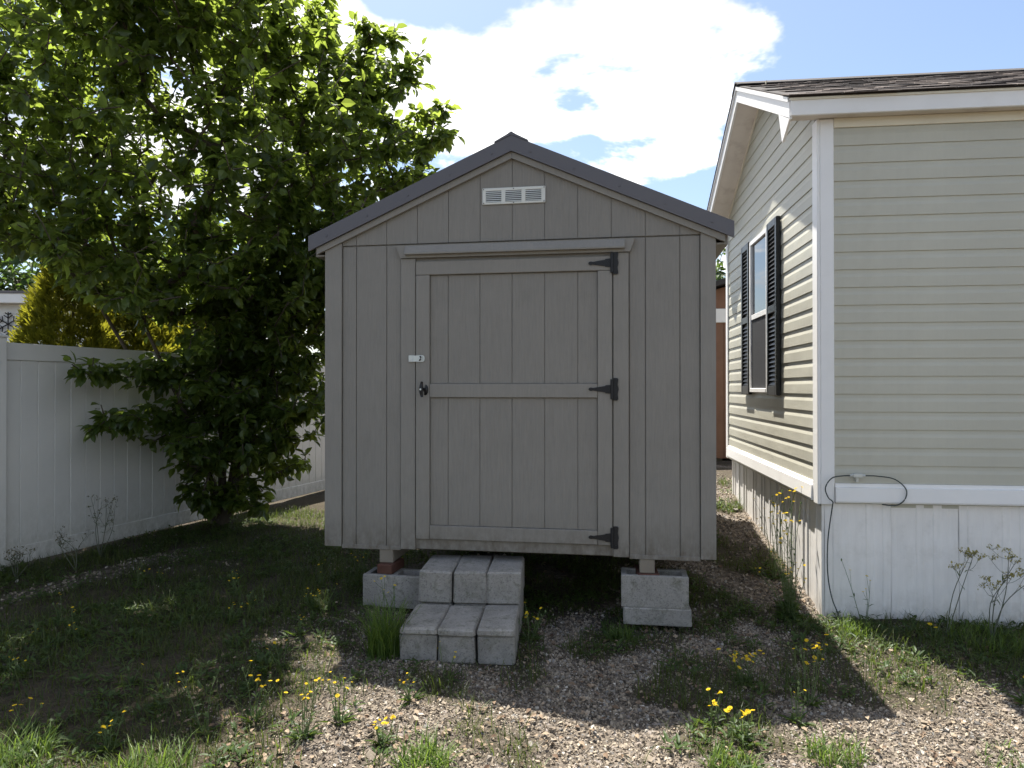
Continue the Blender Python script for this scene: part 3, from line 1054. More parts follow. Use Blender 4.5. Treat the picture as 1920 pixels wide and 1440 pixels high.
# eave: frieze, soffit, fascia
MB().cbox(0.0865, HL, -0.012, 0.0, SID1 + .001, 3.160, 0.003).build('frieze_board', M['frieze'], home)
FO = -0.10
MB().box(-0.18, HL, FO + .0125, 0.012, 3.161, 3.170).build('soffit', M['soffit'], home)
MB().cbox(-0.20, HL, FO - 0.008, FO + 0.012, 3.152, 3.258, 0.003).build('fascia', M['vinyl'], home)
MB().cbox(-0.21, HL, FO - 0.016, FO - 0.0085, 3.246, 3.2605, 0.001).build('drip_edge', M['frieze'], home)
# rake: fascia boards and sloped soffits on the gable side
for side in (0, 1):
    yy = lambda y: y if side == 0 else GWD - y
    ya, yb = (FO + .013, GWD / 2)
    z_ = lambda y, d: 3.275 + HSL * (y + 0.12) - d
    mb = MB().prism([(yy(ya), z_(ya, .022)), (yy(yb), z_(yb, .022)), (yy(yb), z_(yb, .145)), (yy(ya), z_(ya, .145))], -0.205, -0.187, 'x')
    mb.build('rake_board', M['vinyl'], home)
    mb = MB().prism([(yy(ya), z_(ya, .015)), (yy(yb), z_(yb, .015)), (yy(yb), z_(yb, .045)), (yy(ya), z_(ya, .045))], -0.216, -0.2055, 'x')
    mb.build('rake_molding', M['vinyl'], home)
    mb = MB().prism([(yy(0.02), z_(0.02, .128)), (yy(yb), z_(yb, .128)), (yy(yb), z_(yb, .136)), (yy(0.02), z_(0.02, .136))], -0.1865, 0.0045, 'x')
    mb.build('rake_soffit', M['soffit'], home)
    mb = MB().prism([(yy(0.05), z_(0.05, .137)), (yy(yb), z_(yb, .137)), (yy(yb), z_(yb, .165)), (yy(0.05), z_(0.05, .165))], -0.016, -0.004, 'x')
    mb.build('soffit_channel', M['frieze'], home)
    # boxed eave end
    mb = MB().prism([(yy(FO + .0125), 3.152), (yy(FO + .0125), z_(FO, .146)), (yy(0.17), z_(0.17, .146)), (yy(0.085), 3.05)], -0.2045, -0.1875, 'x')
    mb.build('eave_return', M['vinyl'], home)
MB().cbox(-0.20, HL, GWD - FO - 0.012, GWD - FO + 0.008, 3.152, 3.258, 0.003).build('fascia', M['vinyl'], home)
MB().box(-0.18, HL, GWD - .012, GWD - FO - .0125, 3.161, 3.170).build('soffit', M['soffit'], home)

# roof deck and shingles
mb = MB()
ye = FO - 0.02
mb.prism([(ye, ptop(ye) - .014), (GWD / 2, ptop(GWD / 2) - .014), (GWD - ye, ptop(ye) - .014), (GWD - ye, ptop(ye) - .004), (GWD / 2, ptop(GWD / 2) - .004), (ye, ptop(ye) - .004)], -0.212, HL, 'x')
hroof = mb.build('roof', M['roofdeck'], home)
ang = math.atan(HSL)
shm = []
for q in range(4):
    r = random.Random(90 + q)
    mb = MB()
    a, c = -0.165, 0.165
    mb.cbox(a + 0.002, c - 0.002, -0.004 - r.uniform(0, .012), 0.175, 0.0, 0.0065, 0.001)
    if q % 2:
        mb.cbox(a + 0.03 + r.uniform(0, .05), a + 0.17 + r.uniform(0, .05), -0.006, 0.15, 0.0066, 0.0115, 0.001)
    shm.append(mb.mesh('shingle', M['shingle']))
EXP = 0.14
slope_len = (GWD / 2 - ye) / math.cos(ang)
nrow = int(slope_len / EXP)
for rowi in range(nrow + 1):
    d = rowi * EXP - 0.012
    if d + 0.17 > slope_len:
        d = slope_len - 0.175
    y = ye + d * math.cos(ang)
    z = ptop(ye) - 0.003 + d * math.sin(ang)
    off = -0.06 + (rowi * 0.137) % 0.33
    for c in range(17):
        x = off + c * 0.33
        if x < -0.06:
            continue
        link('shingle', shm[rnd.randrange(4)], hroof, (x, y, z + rnd.uniform(0, .002)), (ang - 0.035, 0, 0))
    link('shingle', shm[rnd.randrange(4)], hroof, (-0.06, GWD - y, z), (ang - 0.035, 0, R(180)))
MB().prism([(GWD / 2 - .13, ptop(GWD / 2 - .13) + .010), (GWD / 2, ptop(GWD / 2) + .014), (GWD / 2 + .13, ptop(GWD / 2 - .13) + .010), (GWD / 2 + .13, ptop(GWD / 2 - .13) + .018), (GWD / 2, ptop(GWD / 2) + .026), (GWD / 2 - .13, ptop(GWD / 2 - .13) + .018)], -0.222, HL, 'x').build('ridge_cap', M['roofdeck'], hroof)

# gable window: frame, sash rail, panes
WY0, WY1, WZ0, WZ1 = 1.185, 1.815, 1.415, 2.755
win = MB().box(-0.004, 0.010, WY0 + .01, WY1 - .01, WZ0 + .01, WZ1 - .01).build('window', M['darkvoid'], home)
mb = MB()
mb.cbox(-0.036, 0.004, WY0, WY0 + 0.04, WZ0, WZ1, 0.003)
mb.cbox(-0.036, 0.004, WY1 - 0.04, WY1, WZ0, WZ1, 0.003)
mb.cbox(-0.0355, 0.004, WY0 + .0405, WY1 - .0405, WZ1 - 0.04, WZ1, 0.003)
mb.cbox(-0.040, 0.004, WY0 + .0405, WY1 - .0405, WZ0, WZ0 + 0.035, 0.003)
mb.build('window_frame', M['vinyl'], win)
ZM = 2.075
MB().cbox(-0.030, -0.0045, WY0 + .041, WY1 - .041, ZM - 0.022, ZM + 0.022, 0.002).build('sash_rail', M['vinyl'], win)
MB().box(-0.016, -0.010, WY0 + .041, WY1 - .041, ZM + 0.0225, WZ1 - 0.0405).build('pane', M['glass'], win)
MB().box(-0.012, -0.006, WY0 + .041, WY1 - .041, WZ0 + 0.0355, ZM - 0.0225).build('pane', M['glass'], win)
MB().box(-0.0235, -0.0215, WY0 + .041, WY1 - .041, WZ0 + 0.0355, ZM - 0.0225).build('insect_screen', M['screen'], win)
# shutters
def shutter_mesh():
    mb_ = MB()
    w_, z0, z1 = 0.30, 1.395, 2.765
    mb_.cbox(-0.044, -0.0105, 0, 0.045, z0, z1, 0.004)
    mb_.cbox(-0.044, -0.0105, w_ - 0.045, w_, z0, z1, 0.004)
    for a, c in ((z0, z0 + 0.075), (2.04, 2.10), (z1 - 0.06, z1)):
        mb_.cbox(-0.0435, -0.0105, 0.0452, w_ - 0.0452, a, c, 0.003)
    mb_.box(-0.020, -0.0108, 0.0452, w_ - 0.0452, z0 + .0755, 2.0395)
    mb_.box(-0.020, -0.0108, 0.0452, w_ - 0.0452, 2.1005, z1 - .0605)
    return mb_.mesh('shutter', M['shutter'])


shme = shutter_mesh()
lvm = MB().prism([(-0.040, -0.012), (-0.034, -0.013), (-0.0202, 0.012), (-0.0245, 0.014)], 0.0455, 0.2545, 'y').mesh('louver', M['shutter'])
for y0 in (0.872, 1.825):
    so = link('shutter', shme, home, (0, y0, 0))
    z = 1.395 + 0.075 + 0.018
    while z < 2.70:
        if not 2.025 < z < 2.115:
            link('louver', lvm, so, (0, 0, z))
        z += 0.0345

# coax cable looped on the front wall
def homept(x, y, z):
    c, s = math.cos(HOME_RZ), math.sin(HOME_RZ)
    return Vector((HOME_O[0] + c * x - s * y, HOME_O[1] + s * x + c * y, z))


def smooth_path(pts, n=8):
    pts = [Vector(p_) for p_ in pts]
    o = []
    for i in range(len(pts) - 1):
        p0, p1, p2, p3 = pts[max(i - 1, 0)], pts[i], pts[i + 1], pts[min(i + 2, len(pts) - 1)]
        for k_ in range(n):
            t_ = k_ / n
            o.append(0.5 * ((2 * p1) + (p2 - p0) * t_ + (2 * p0 - 5 * p1 + 4 * p2 - p3) * t_ ** 2 + (3 * p1 - p0 - 3 * p2 + p3) * t_ ** 3))
    o.append(pts[-1])
    return o


loop = [(0.10, -0.05, 0.02), (0.055, -0.045, 0.14), (0.032, -0.04, 0.30), (0.035, -0.038, 0.50), (0.06, -0.040, 0.70), (0.062, -0.046, 0.738),
        (0.035, -0.046, 0.765), (0.018, -0.046, 0.825), (0.055, -0.046, 0.885), (0.12, -0.046, 0.902), (0.20, -0.046, 0.905)]
loop2 = [(0.22, -0.046, 0.905), (0.33, -0.046, 0.903), (0.43, -0.046, 0.885), (0.495, -0.046, 0.825), (0.490, -0.047, 0.765), (0.45, -0.047, 0.728), (0.40, -0.046, 0.722), (0.36, -0.03, 0.726)]
cab = empty('coax_cable', homept(0.1, -0.05, 0.0))
cab.location.z = 0
tag(cab, 'dark coaxial cable looped over the white trim at the house corner', 'cable')
for pts in (loop, loop2):
    w_ = [homept(*q) - cab.location for q in smooth_path(pts)]
    MB().tube(w_, 0.0038, 7).build('cable_run', M['cable'], cab, True)
mb = MB()
c0 = homept(0.21, -0.046, 0.905) - cab.location
mb.cbox(c0.x - .03, c0.x + .03, c0.y - .012, c0.y + .012, c0.z - .012, c0.z + .012, .003)
mb.tube([c0 + Vector((-.045, .004, 0)), c0 + Vector((-.03, .003, 0))], 0.008, 8)
mb.tube([c0 + Vector((.03, -.003, 0)), c0 + Vector((.045, -.004, 0))], 0.008, 8)
mb.cbox(c0.x - .008, c0.x + .008, c0.y + .0, c0.y + .026, c0.z - .04, c0.z - .012, .002)
mb.build('splitter', M['zinc'], cab)

# ================================================================== vinyl fence
frz = math.atan2(FENCE_D[1], FENCE_D[0])
fence = tag(empty('fence', (FENCE_O[0], FENCE_O[1], 0), frz), 'tall white vinyl privacy fence behind the leafy tree', 'fence')
# local x along the fence, local y away from the yard (back)
posts = [-2.56, -0.075, 2.41, 4.895, 7.38]
mb = MB().cbox(-0.0635, 0.0635, -0.0635, 0.0635, -0.05, 1.85, 0.004)
pm_ = mb.mesh('post', M['fence'])
mb = MB()
mb.cbox(-0.072, 0.072, -0.072, 0.072, 1.8505, 1.866, 0.003)
mb.add([(-0.068, -0.068, 1.866), (0.068, -0.068, 1.866), (0.068, 0.068, 1.866), (-0.068, 0.068, 1.866), (0, 0, 1.905)], [(0, 1, 4), (1, 2, 4), (2, 3, 4), (3, 0, 4)])
pc_ = mb.mesh('post_cap', M['fence'])
for s in posts:
    po = link('post', pm_, fence, (s, 0, 0))
    link('post_cap', pc_, po)
for a, c in zip(posts[:-1], posts[1:]):
    a0, c0_ = a + 0.0637, c - 0.0637
    MB().cbox(a0, c0_, -0.022, 0.022, 1.675, 1.815, 0.004).build('top_rail', M['fence'], fence)
    MB().cbox(a0, c0_, -0.022, 0.022, 0.03, 0.17, 0.004).build('bottom_rail', M['fence'], fence)
    n = 16
    wdt = (c0_ - a0) / n
    pl = MB().prism([(0.005, -0.012), (wdt - 0.005, -0.012), (wdt - 0.0005, -0.006), (wdt - 0.0005, 0.011), (0.0005, 0.011), (0.0005, -0.006)], 0.1705, 1.6745, 'z').mesh('plank', M['fence'])
    for k in range(n):
        link('plank', pl, fence, (a0 + k * wdt, rnd.uniform(-.0012, .0012), 0))


# ================================================================== trees
LEAF_V = np.array([(0, 0, 0), (-0.30, 0.32, 0.06), (0, 0.34, -0.04), (0.30, 0.32, 0.06), (-0.25, 0.66, 0.0), (0, 0.68, -0.09), (0.25, 0.66, 0.0), (0.0, 1.0, -0.25)])
LEAF_F = np.array([(0, 2, 1), (0, 3, 2), (1, 2, 5), (1, 5, 4), (2, 3, 6), (2, 6, 5), (4, 5, 7), (5, 6, 7)])


def grow(stems, targets, inertia=0.3):
    """connect target points to a skeleton; returns nodes, parents"""
    nodes = []
    par = []
    for st in stems:
        prev = -1
        for p_ in st:
            if prev == -1 and nodes and np.linalg.norm(np.array(p_) - nodes[0]) < 1e-6:
                prev = 0
                continue
            nodes.append(np.array(p_, float))
            par.append(prev)
            prev = len(nodes) - 1
    base = nodes[0]
    A = np.zeros((len(nodes) + len(targets) * 5 + 10, 3))
    A[:len(nodes)] = nodes
    n = len(nodes)
    order = np.argsort(np.linalg.norm((targets - base) * np.array([1, 1, 0.6]), axis=1))
    tips = []
    for ti in order:
        tpt = targets[ti]
        dv = tpt - A[:n]
        d = np.linalg.norm(dv, axis=1) + 0.35 * np.maximum(0, -dv[:, 2])
        j = int(np.argmin(d))
        L = np.linalg.norm(tpt - A[j])
        k = max(1, min(4, int(L / 0.22)))
        p0 = A[j].copy()
        prev = j
        gp = par[j]
        dirp = (A[j] - A[gp]) if gp >= 0 else np.array([0, 0, 0.3])
        dirp = dirp / (np.linalg.norm(dirp) + 1e-9)
        for q in range(1, k + 1):
            f_ = q / k
            pt = p0 + (tpt - p0) * f_ + dirp * L * 0.35 * f_ * (1 - f_)
            A[n] = pt
            par.append(prev)
            prev = n
            n += 1
        tips.append(prev)
    return A[:n], np.array(par), np.array(tips)


def branch_mesh(name, A, par, rmin, rmax, mat, expo=2.3):
    n = len(A)
    area = np.zeros(n)
    child = np.zeros(n, int)
    for j in range(n - 1, -1, -1):
        if child[j] == 0:
            area[j] = rmin ** expo
        if par[j] >= 0:
            area[par[j]] += area[j]
            child[par[j]] += 1
    rad = area ** (1 / expo)
    rad = np.minimum(rad * min(1.0, rmax / rad.max()) + rmin * 0.3, rmax)
    idx = np.where(par >= 0)[0]
    P0, P1 = A[par[idx]], A[idx]
    r0 = np.minimum(rad[par[idx]], rad[idx] * 1.6)
    r1 = rad[idx]
    t = P1 - P0
    t /= (np.linalg.norm(t, axis=1, keepdims=True) + 1e-9)
    up = np.where(np.abs(t[:, 2:3]) > 0.9, np.array([[1, 0, 0.]]), np.array([[0, 0, 1.]]))
    a = np.cross(t, up)
    a /= np.linalg.norm(a, axis=1, keepdims=True)
    b_ = np.cross(t, a)
    K = 6
    q = np.arange(K) * 2 * np.pi / K
    ring = a[:, None] * np.cos(q)[None, :, None] + b_[:, None] * np.sin(q)[None, :, None]
    V = np.concatenate([P0[:, None] + ring * r0[:, None, None], P1[:, None] + ring * r1[:, None, None]], 1)
    m_ = len(idx)
    base = (np.arange(m_) * 2 * K)[:, None]
    F = []
    for k in range(K):
        F.append(np.concatenate([base + k, base + (k + 1) % K, base + K + (k + 1) % K, base + K + k], 1))
    F = np.stack(F, 1).reshape(-1, 4)
    return np_mesh(name, V.reshape(-1, 3), F[:, ::-1], mat, True)


def leaves_on(A, par, tips, per, size, spread, droop=0.5, g=rng, jitter=1.0):
    T = np.repeat(tips, per)
    f = g.random(len(T)) * 1.15
    P = A[T]
    Q = A[par[T]]
    Qp = A[np.maximum(par[par[T]], 0)]
    base = np.where(f[:, None] < 0.75, P + (Q - P) * (f[:, None] / 0.75), Q + (Qp - Q) * ((f[:, None] - 0.75) / 0.4))
    dv = P - Q
    dv /= (np.linalg.norm(dv, axis=1, keepdims=True) + 1e-9)
    rnddir = g.normal(size=(len(T), 3))
    rnddir /= np.linalg.norm(rnddir, axis=1, keepdims=True)
    fw_ = dv * 0.5 + rnddir * 1.0
    fw_[:, 2] = fw_[:, 2] * 0.6 - droop * g.random(len(T))
    base = base + rnddir * spread * g.random((len(T), 1)) * jitter
    up = g.normal(size=(len(T), 3)) * 0.45 + np.array([0, 0, 1.0])
    rot = frames(fw_, up)
    s = size * (0.5 + 0.8 * g.random(len(T)))
    return base, rot, s


SHED_C, SHED_S = math.cos(-SHED_RZ), math.sin(-SHED_RZ)


def in_shed(p_):
    dx, dy = p_[:, 0] - SHED_O[0], p_[:, 1] - SHED_O[1]
    u = SHED_C * dx - SHED_S * dy
    v = SHED_S * dx + SHED_C * dy
    top = 0.436 + 2.62 - SL * np.abs(u) + 0.05
    return (np.abs(u) < 1.42) & (v > -0.12) & (v < LEN + 0.15) & (p_[:, 2] < top)


# the leafy tree beside the shed
TB = np.array([-3.07, 7.28, 0.0])
ELL = [((-3.25, 6.9, 3.75), (2.15, 1.9, 2.25), 1420, 0.25), ((-1.75, 6.75, 3.8), (1.16, 1.15, 1.22), 270, 0.1), ((-2.78, 7.0, 1.55), (1.05, 0.75, 1.25), 560, 0.0),
       ((-4.9, 6.5, 4.0), (1.5, 1.5, 1.75), 430, 0.2), ((-2.2, 7.2, 2.5), (0.95, 0.8, 1.2), 380, 0.0), ((-3.0, 6.3, 2.9), (1.3, 0.9, 1.0), 150, 0.0), ((-2.75, 5.35, 4.85), (1.05, 0.6, 0.7), 270, 0.0), ((-3.6, 5.85, 3.5), (1.6, 0.9, 1.6), 190, 0.2), ((-2.5, 7.2, 5.0), (1.4, 1.2, 0.9), 150, 0.0)]
tg = []
for c, r_, n, inner in ELL:
    q = rng.normal(size=(n * 2, 3))
    q /= np.linalg.norm(q, axis=1, keepdims=True)
    rad = (inner + (1 - inner) * rng.random(n * 2)) ** 0.45
    p_ = np.array(c) + q * rad[:, None] * np.array(r_)
    # lumpy outline
    keep = (noise2(p_[:, 0] + p_[:, 2] * 0.7, p_[:, 1] + p_[:, 2], 1.9, 21) > 0.30)
    p_ = p_[keep][:n]
    tg.append(p_)
tg = np.concatenate(tg)
# low limbs reaching over the fence panel
for (x0, y0, z0), (x1, y1, z1), n in (((-3.0, 7.1, 1.55), (-3.72, 5.62, 1.64), 40), ((-2.95, 7.1, 1.15), (-3.55, 5.85, 1.17), 34), ((-2.9, 7.1, 0.85), (-2.95, 6.3, 0.92), 26),
                                     ((-2.9, 7.2, 0.7), (-2.1, 6.7, 0.95), 26), ((-3.0, 7.2, 0.35), (-3.2, 6.7, 0.42), 16), ((-2.8, 7.2, 1.0), (-1.75, 6.6, 1.3), 30), ((-2.9, 7.2, 0.3), (-2.55, 6.9, 0.28), 12),
                                     ((-1.5, 6.7, 4.2), (-1.0, 6.5, 4.92), 15), ((-1.4, 6.7, 4.1), (-0.84, 6.5, 4.68), 14), ((-1.2, 6.7, 3.9), (-0.54, 6.5, 4.2), 15), ((-1.2, 6.7, 3.6), (-0.56, 6.5, 3.86), 14),
                                     ((-1.2, 6.7, 3.4), (-0.68, 6.5, 3.42), 12), ((-1.7, 6.7, 4.3), (-1.32, 6.5, 4.85), 13), ((-2.0, 6.7, 4.4), (-1.78, 6.5, 4.95), 13), ((-2.3, 6.6, 4.5), (-2.15, 6.4, 5.05), 12)):
    f_ = rng.random(n)[:, None] ** 0.7
    lp = np.array((x0, y0, z0)) + (np.array((x1, y1, z1)) - np.array((x0, y0, z0))) * f_
    lp = lp + rng.normal(size=(n, 3)) * (np.array([0.10, 0.10, 0.06]) if z1 < 2 else np.array([0.055, 0.07, 0.05]))
    tg = np.concatenate([tg, lp])
fd = fence_dist(tg[:, 0], tg[:, 1])
ok = ~((tg[:, 2] < 2.0) & (fd < 0.16)) & ~in_shed(tg) & (tg[:, 2] > 0.2)
# the crown's underside lifts towards the left
spread = -tg[:, 0] / tg[:, 1]
ok &= ~((tg[:, 2] > 1.75) & (tg[:, 2] < 1.45 + tg[:, 1] * (0.10 * sstep(0.43, 0.50, spread) + 0.10 * sstep(0.56, 0.72, spread))))
ok &= ~((tg[:, 2] < 1.75) & (tg[:, 0] < -3.8))
tg = tg[ok]
stems = [[TB, TB + (0.03, 0, 0.35), TB + (0.05, -0.05, 0.8), TB + (0.1, -0.1, 1.4), TB + (0.05, -0.2, 2.2), TB + (0, -0.25, 3.2)],
         [TB, TB + (0.16, -0.04, 0.3), TB + (0.34, -0.1, 0.9), TB + (0.7, -0.25, 1.8), TB + (1.1, -0.4, 2.8)],
         [TB, TB + (-0.14, -0.06, 0.35), TB + (-0.4, -0.2, 1.0), TB + (-0.8, -0.4, 1.9), TB + (-1.3, -0.6, 2.9)],
         [TB, TB + (0.02, -0.14, 0.4), TB + (-0.1, -0.45, 1.1), TB + (-0.3, -0.9, 2.0), TB + (-0.5, -1.2, 2.9)],
         [TB, TB + (0.08, 0.08, 0.4), TB + (0.2, 0.1, 1.2), TB + (0.45, 0.1, 2.4), TB + (0.6, 0.0, 3.4)]]
A, par, tips = grow(stems, tg)
tree = tag(empty('leafy_tree', tuple(TB)), 'large leafy green tree beside the shed, in front of the fence', 'tree')
tm = branch_mesh('trunk', A - TB, par, 0.0035, 0.085, M['bark'])
link('trunk', tm, tree)
pos, rot, s = leaves_on(A, par, tips, 15, 0.100, 0.07, 0.7)
fd = fence_dist(pos[:, 0], pos[:, 1])
ok = ~((pos[:, 2] < 2.0) & (fd < 0.1)) & ~in_shed(pos) & (pos[:, 2] > 0.06)
V, F = scatter(LEAF_V, LEAF_F, pos[ok] - TB, rot[ok], s[ok])
cr = link('crown', np_mesh('crown', V, F, M['leaf']), tree)
cr['kind'] = 'stuff'


def simple_tree(name, base, height, rad, ntip, per, size, mat, label, cat, seed, group=None, trunk_r=0.12, low=0.3):
    g = np.random.default_rng(seed)
    base = np.array(base, float)
    q = g.normal(size=(ntip, 3))
    q /= np.linalg.norm(q, axis=1, keepdims=True)
    rr = g.random(ntip) ** 0.4
    c = base + np.array([0, 0, height * (low + (1 - low) / 2)])
    p_ = c + q * rr[:, None] * np.array([rad, rad, height * (1 - low) / 2])
    kp = noise2(p_[:, 0] + p_[:, 2], p_[:, 1] - p_[:, 2], 1.2, seed) > 0.33
    p_ = p_[kp]
    st = [[base, base + (0, 0.02, height * 0.2), base + (0.05, 0, height * 0.45), base + (0, 0.05, height * 0.75)]]
    A_, pa, tp = grow(st, p_)
    root = tag(empty(name, tuple(base)), label, cat, group)
    link('trunk', branch_mesh('trunk', A_ - base, pa, 0.006, trunk_r, M['bark']), root)
    b0, ro, s_ = leaves_on(A_, pa, tp, per, size, 0.18, 0.4, g)
    V_, F_ = scatter(LEAF_V, LEAF_F, b0 - base, ro, s_)
    o = link('crown', np_mesh('crown', V_, F_, mat), root)
    o['kind'] = 'stuff'
    return root


simple_tree('shade_tree', (-11.6, 17.5, 0), 6.0, 2.2, 420, 16, 0.22, M['leaf_far'], 'dark green tree standing behind the white neighbouring house', 'tree', 31, None, 0.16, 0.15)
simple_tree('shade_tree', (-6.6, 15.5, 0), 5.5, 2.4, 420, 16, 0.22, M['leaf_far'], 'distant green tree glimpsed through the big tree beyond the fence', 'tree', 32, None, 0.16, 0.15)
simple_tree('shade_tree', (6.15, 20.0, 0.3), 5.2, 1.7, 380, 16, 0.2, M['leaf_far'], 'green tree seen in the gap between shed and house', 'tree', 33, None, 0.15, 0.25)

# golden arborvitae behind the fence
def arborvitae(base, height, rad, n, seed, label):
    g = np.random.default_rng(seed)
    base = np.array(base, float)
    root = tag(empty('arborvitae', tuple(base)), label, 'shrub', 'golden evergreen shrubs behind the fence')
    MB().tube([(0, 0, -0.05), (0.02, 0, height * .4), (0, 0.02, height * 0.85)], [0.05, 0.035, 0.01], 7).build('trunk', M['bark'], root)
    h = g.random(n) ** 0.8
    env = rad * np.clip(np.sin(np.pi * np.clip(0.10 + 0.9 * h, 0, 1)) ** 0.6, 0.08, 1)
    az = g.random(n) * 2 * np.pi
    lump = 0.78 + 0.44 * noise2(az * 1.6, h * 7, 1.0, seed)
    rr = env * lump * (0.55 + 0.45 * g.random(n) ** 0.5)
    pos_ = np.stack([np.cos(az) * rr, np.sin(az) * rr, 0.05 + h * height], 1)
    fw_ = np.stack([np.cos(az) * 0.65, np.sin(az) * 0.65, 0.85 + 0 * az], 1) + g.normal(size=(n, 3)) * 0.28
    rot_ = frames(fw_, g.normal(size=(n, 3)))
    # a flat scale-leaf spray: fan of five fingers
    tv, tf = [], []
    for k, a_ in enumerate((-50, -26, 0, 26, 50)):
        L = (0.62, 0.85, 1.0, 0.85, 0.62)[k]
        st_ = np.array([0, 0.25 * (1 - abs(a_) / 70), 0])
        dr = np.array([math.sin(R(a_)), math.cos(R(a_)), 0])
        sd_ = np.array([dr[1], -dr[0], 0]) * 0.085
        i0 = len(tv)
        tv += [st_ - sd_ * .5, st_ + sd_ * .5, st_ + dr * L * 0.55 + sd_ + (0, 0, .03), st_ + dr * L * 0.55 - sd_ + (0, 0, .03), st_ + dr * L + (0, 0, -.05)]
        tf += [(i0, i0 + 1, i0 + 2), (i0, i0 + 2, i0 + 3), (i0 + 3, i0 + 2, i0 + 4)]
    V_, F_ = scatter(tv, tf, pos_, rot_, 0.075 + 0.07 * g.random(n))
    o = link('crown', np_mesh('crown', V_, F_, M['arbor']), root)
    o['kind'] = 'stuff'


arborvitae((-5.08, 8.0, 0), 2.95, 0.55, 4200, 1, 'golden green arborvitae nearest the neighbouring white house')
arborvitae((-4.66, 8.5, 0), 2.5, 0.58, 3800, 2, 'golden green arborvitae, middle of three behind the fence')
arborvitae((-4.15, 9.1, 0), 2.35, 0.62, 3600, 3, 'golden green arborvitae behind the tree trunk, farthest along the fence')

# ================================================================== neighbour house with snowflake
nb = tag(empty('neighbour_house', (-9.64, 14.0, 0), R(4)), 'white sided neighbouring house beyond the fence', 'house')
w_ = MB().box(-7, -0.01, 0.02, 7.0, 0, 3.15).build('wall', M['whitesiding'], nb)
cm = MB().prism([(0.0, 0.0), (-0.02, 0.0), (-0.004, 0.15), (0.0, 0.15)], -6.9, -0.11, 'x').mesh('siding_board', M['whitesiding'])
for k in range(20):
    link('siding_board', cm, w_, (0, 0.019, 0.1 + k * 0.15))
MB().cbox(-0.108, 0.0, -0.01, 0.015, 0.05, 3.14, 0.005).build('corner_post', M['vinyl'], nb)
MB().cbox(-7.2, 0.3, -0.28, -0.24, 3.14, 3.33, 0.005).build('fascia', M['vinyl'], nb)
MB().box(-7.2, 0.3, -0.239, 0.0, 3.151, 3.17).build('soffit', M['vinyl'], nb)
MB().prism([(-0.3, 3.33), (3.5, 3.62), (7.3, 3.33), (7.3, 3.38), (3.5, 3.68), (-0.3, 3.38)], -7.3, 0.38, 'x').build('roof', M['greyshingle'], nb)
sf = MB()
for k in range(6):
    a_ = R(60 * k + 90)
    d_ = Vector((math.cos(a_), 0, math.sin(a_)))
    sf.tube([(0, 0, 0), d_ * 0.24], 0.012, 6)
    for f_, L in ((0.5, 0.10), (0.78, 0.07)):
        for sgn in (-1, 1):
            e_ = Vector((math.cos(a_ + sgn * R(55)), 0, math.sin(a_ + sgn * R(55))))
            sf.tube([d_ * 0.24 * f_, d_ * 0.24 * f_ + e_ * L], 0.010, 6)
so = sf.build('snowflake_ornament', M['blackiron'])
so.location = (-10.13, 13.93, 2.74)
so.rotation_euler = (0, 0, R(4))
tag(so, 'dark metal snowflake ornament on the white neighbouring wall', 'ornament')

# ================================================================== brown outbuilding in the gap
ob = tag(empty('brown_outbuilding', (2.6, 10.5, 0.3), R(-3)), 'brown walled outbuilding seen between shed and house', 'outbuilding')
wb = MB().box(-0.6, 1.6, 0.02, 2.2, 0.10, 2.14).build('wall', M['brownwall'], ob)
bm_ = MB().cbox(0.002, 0.198, -0.004, 0.0195, 0.09, 2.14, 0.003).mesh('plank', M['brownwall'])
for k in range(11):
    link('plank', bm_, wb, (-0.6 + k * 0.2, 0, 0))
MB().cbox(-0.66, 1.66, -0.03, 0.018, 2.142, 2.35, 0.004).build('white_band', M['vinyl'], ob)
MB().prism([(-0.8, 2.30), (0.62, 2.72), (2.0, 2.30), (2.0, 2.38), (0.62, 2.80), (-0.8, 2.38)], -0.2, 2.4, 'y').build('roof', M['roofdeck'], ob)
MB().prism([(-0.6, 2.351), (1.6, 2.351), (0.62, 2.68)], 0.0, 2.1, 'y').build('gable', M['brownwall'], ob)
for x in (-0.5, 0.5, 1.5):
    MB().cbox(x - .1, x + .1, 0.1, 0.4, -0.1, 0.0995, 0.005).build('pier', M['concrete'], ob)

# ================================================================== gravel, litter and grass (stuff)
def blocked(x, y):
    """inside the house, the step stack or a concrete block"""
    c, s_ = math.cos(-HOME_RZ), math.sin(-HOME_RZ)
    dx, dy = x - HOME_O[0], y - HOME_O[1]
    hx, hy = c * dx - s_ * dy, s_ * dx + c * dy
    r_ = (hx > 0.0) & (hy > -0.0) & (hy < GWD)
    c, s_ = math.cos(-STEP_RZ), math.sin(-STEP_RZ)
    dx, dy = x - SO[0], y - SO[1]
    sx_, sy_ = c * dx - s_ * dy, s_ * dx + c * dy
    r_ |= (np.abs(sx_) < 0.315) & (sy_ > -0.01) & (sy_ < 0.84)
    return r_


def sample_xy(g, n, x0, x1, y0, y1, prob):
    x = g.uniform(x0, x1, n)
    y = g.uniform(y0, y1, n)
    k_ = (g.random(n) < prob(x, y)) & ~blocked(x, y)
    return x[k_], y[k_]


def rand_rot(g, n):
    q = g.normal(size=(n, 4))
    q /= np.linalg.norm(q, axis=1, keepdims=True)
    w, x, y, z = q.T
    return np.stack([np.stack([1 - 2 * (y * y + z * z), 2 * (x * y - z * w), 2 * (x * z + y * w)], 1),
                     np.stack([2 * (x * y + z * w), 1 - 2 * (x * x + z * z), 2 * (y * z - x * w)], 1),
                     np.stack([2 * (x * z - y * w), 2 * (y * z + x * w), 1 - 2 * (x * x + y * y)], 1)], 1)


